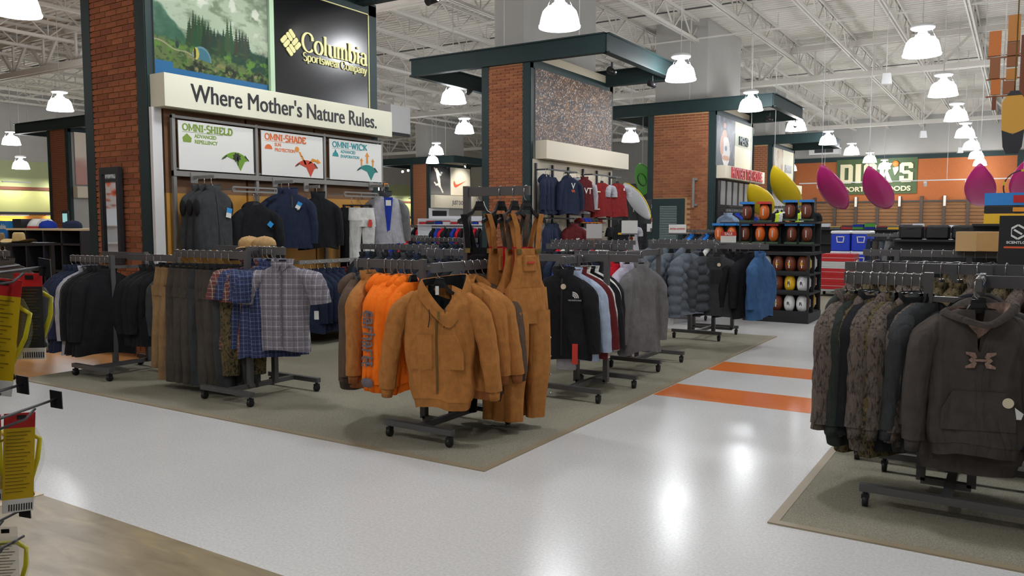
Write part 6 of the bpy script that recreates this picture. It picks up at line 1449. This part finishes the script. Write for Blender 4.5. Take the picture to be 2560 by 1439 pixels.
# security domes, speakers hung from joists
for i, (x, y, z) in enumerate(((-2.9, 21.5, 4.9), (-3.2, 33.5, 4.7), (-2.6, 44, 4.9))):
    s = thing('hung_speaker', 'small white speaker hung from the ceiling, %s from the camera' % ORD[i], 'speaker', (x, y, z), .3, 'hung speakers'); MB().loft([[(-.12, -.1, 0), (.12, -.1, 0), (.12, .1, 0), (-.12, .1, 0)], [(-.09, -.06, .26), (.09, -.06, .26), (.09, .08, .26), (-.09, .08, .26)]], True, True, False).build('cabinet', lampw, s); MB().tube([(0, 0, .26), (0, 0, 7.4-z)], .006, 5).build('cord', lampw, s)
# ------------------------------------------------------------------ slingshot pegs in the left foreground
pg = thing('peg_stand', 'black pegboard stand with long wire pegs at the left edge of the picture', 'display rack', (-2.33, 1.13, 0), .5629)
MB().box(-.85, .1, -.46, -.42, .1, 1.7).build('board', bk_, pg)
for q in (-.8, .05): MB().bar((q, -.48, 0), (q, -.48, 1.7), .04).build('post', bk_, pg); MB().bar((q, -.75, .02), (q, -.2, .02), .04).build('foot', bk_, pg)
def peg(x, z, y1=.05, plate=True):
    MB().tube([(x-.08, -.43, z-.02), (x, y1, z)], .004, 6).build('peg', spm, pg)
    MB().tube([(x-.08, -.43, z-.05), (x-.03, y1-.1, z-.035), (x-.025, y1-.06, z-.015)], .0035, 6).build('peg', spm, pg)
    if plate: MB().prism([(-.016, -.024), (.017, -.024-.006), (.016, .02), (-.017, .026)], -.002, .002, M=T(x, y1, z)).build('price_plate', spm, pg)
peg(.075, 1.056); peg(.0, 1.104, .02); peg(-.03, .738); peg(.06, 1.43); peg(.0, 1.435, .03, False); peg(-.03, .66, .04, False)
ylw = mat('card_yellow', (206, 172, 22), .45); rdw = mat('card_red', (186, 38, 40), .45); tub = mat('yellow_tubing', (206, 196, 30), .3); clr = mat('blister', (220, 224, 226), .12, alpha=.22)
inkd = mat('fine_print', (92, 80, 20), .6)
def slingshot(label, x, y, z, w, h, rot, lean=0, card=None, top=None):
    s = thing('slingshot_pack', label, 'packaged toy', (pg.location.x+x*.8457-y*.5337, pg.location.y+x*.5337+y*.8457, z), .5629+rot); s.rotation_euler = (0, lean, .5629+rot)
    MB().box(-w/2, w/2, -.001, .001, -h, -h*.13).build('card', card or ylw, s); MB().box(-w/2, w/2, -.001, .001, -h*.13, .012).build('header', top or rdw, s)
    MB().box(-w/2, w/2, -.0015, .0015, -h*1.16, -h).build('barcode_panel', tagw, s)
    for k in range(10): MB().box(-w*.3+k*.006, -w*.3+.003+k*.006, -.0022, .002, -h*1.14, -h*1.06).build('barcode', spm, s)
    for k in range(18): MB().box(-w*.42, w*(.36-.1*(k % 3)), -.002, .001, -h*(.18+.043*k), -h*(.18+.043*k)+.0011).build('print_line', inkd, s)
    MB().box(-w*.1, w*.2, -.002, .001, -.006, .006).build('hanger_tab', spm, s)
    P = [(-w*.3, .012, -h*.92), (-w*.55, .02, -h*.6), (-w*.62, .02, -h*.32), (-w*.3, .025, -h*.22), (w*.3, .025, -h*.22), (w*.68, .02, -h*.3), (w*.62, .02, -h*.55), (w*.3, .012, -h*.95)]
    MB().tube(P, .0065, 8).build('tubing', tub, s)
    MB().tube([(w*.3, .012, -h*.9), (w*.42, .016, -h*1.0)], .011, 8).build('handle', spm, s)
    bl_ = MB(); rg = []
    for i in range(9):
        t = i/8; hw = w*(.55+.3*math.sin(PI*min(1, t*1.35))**.8); zz = -h*(.15+.9*t)
        rg.append([(hw*math.cos(a), .003+.035*max(0, math.sin(a)), zz) for a in [PI*j/10 for j in range(11)]])
    bl_.loft(rg, False, False, True, close=False); bl_.build('blister', clr, s)
    return s
slingshot('yellow and red carded slingshot pack, upper one at the left edge', -.035, .0, 1.39, .11, .27, .15, .13)
slingshot('black and red carded slingshot pack behind the upper yellow card', .005, .06, 1.4, .075, .2, .1, .0, dk, rdw)
slingshot('yellow carded slingshot pack hanging on the lower peg', .0, .0, 1.015, .075, .23, .6, .06)
slingshot('partly visible slingshot pack at the left edge below', -.09, .0, 1.01, .07, .2, .1, .02)
slingshot('slingshot pack at the bottom left corner', -.06, .0, .69, .07, .2, .15, .0, clr, clr)
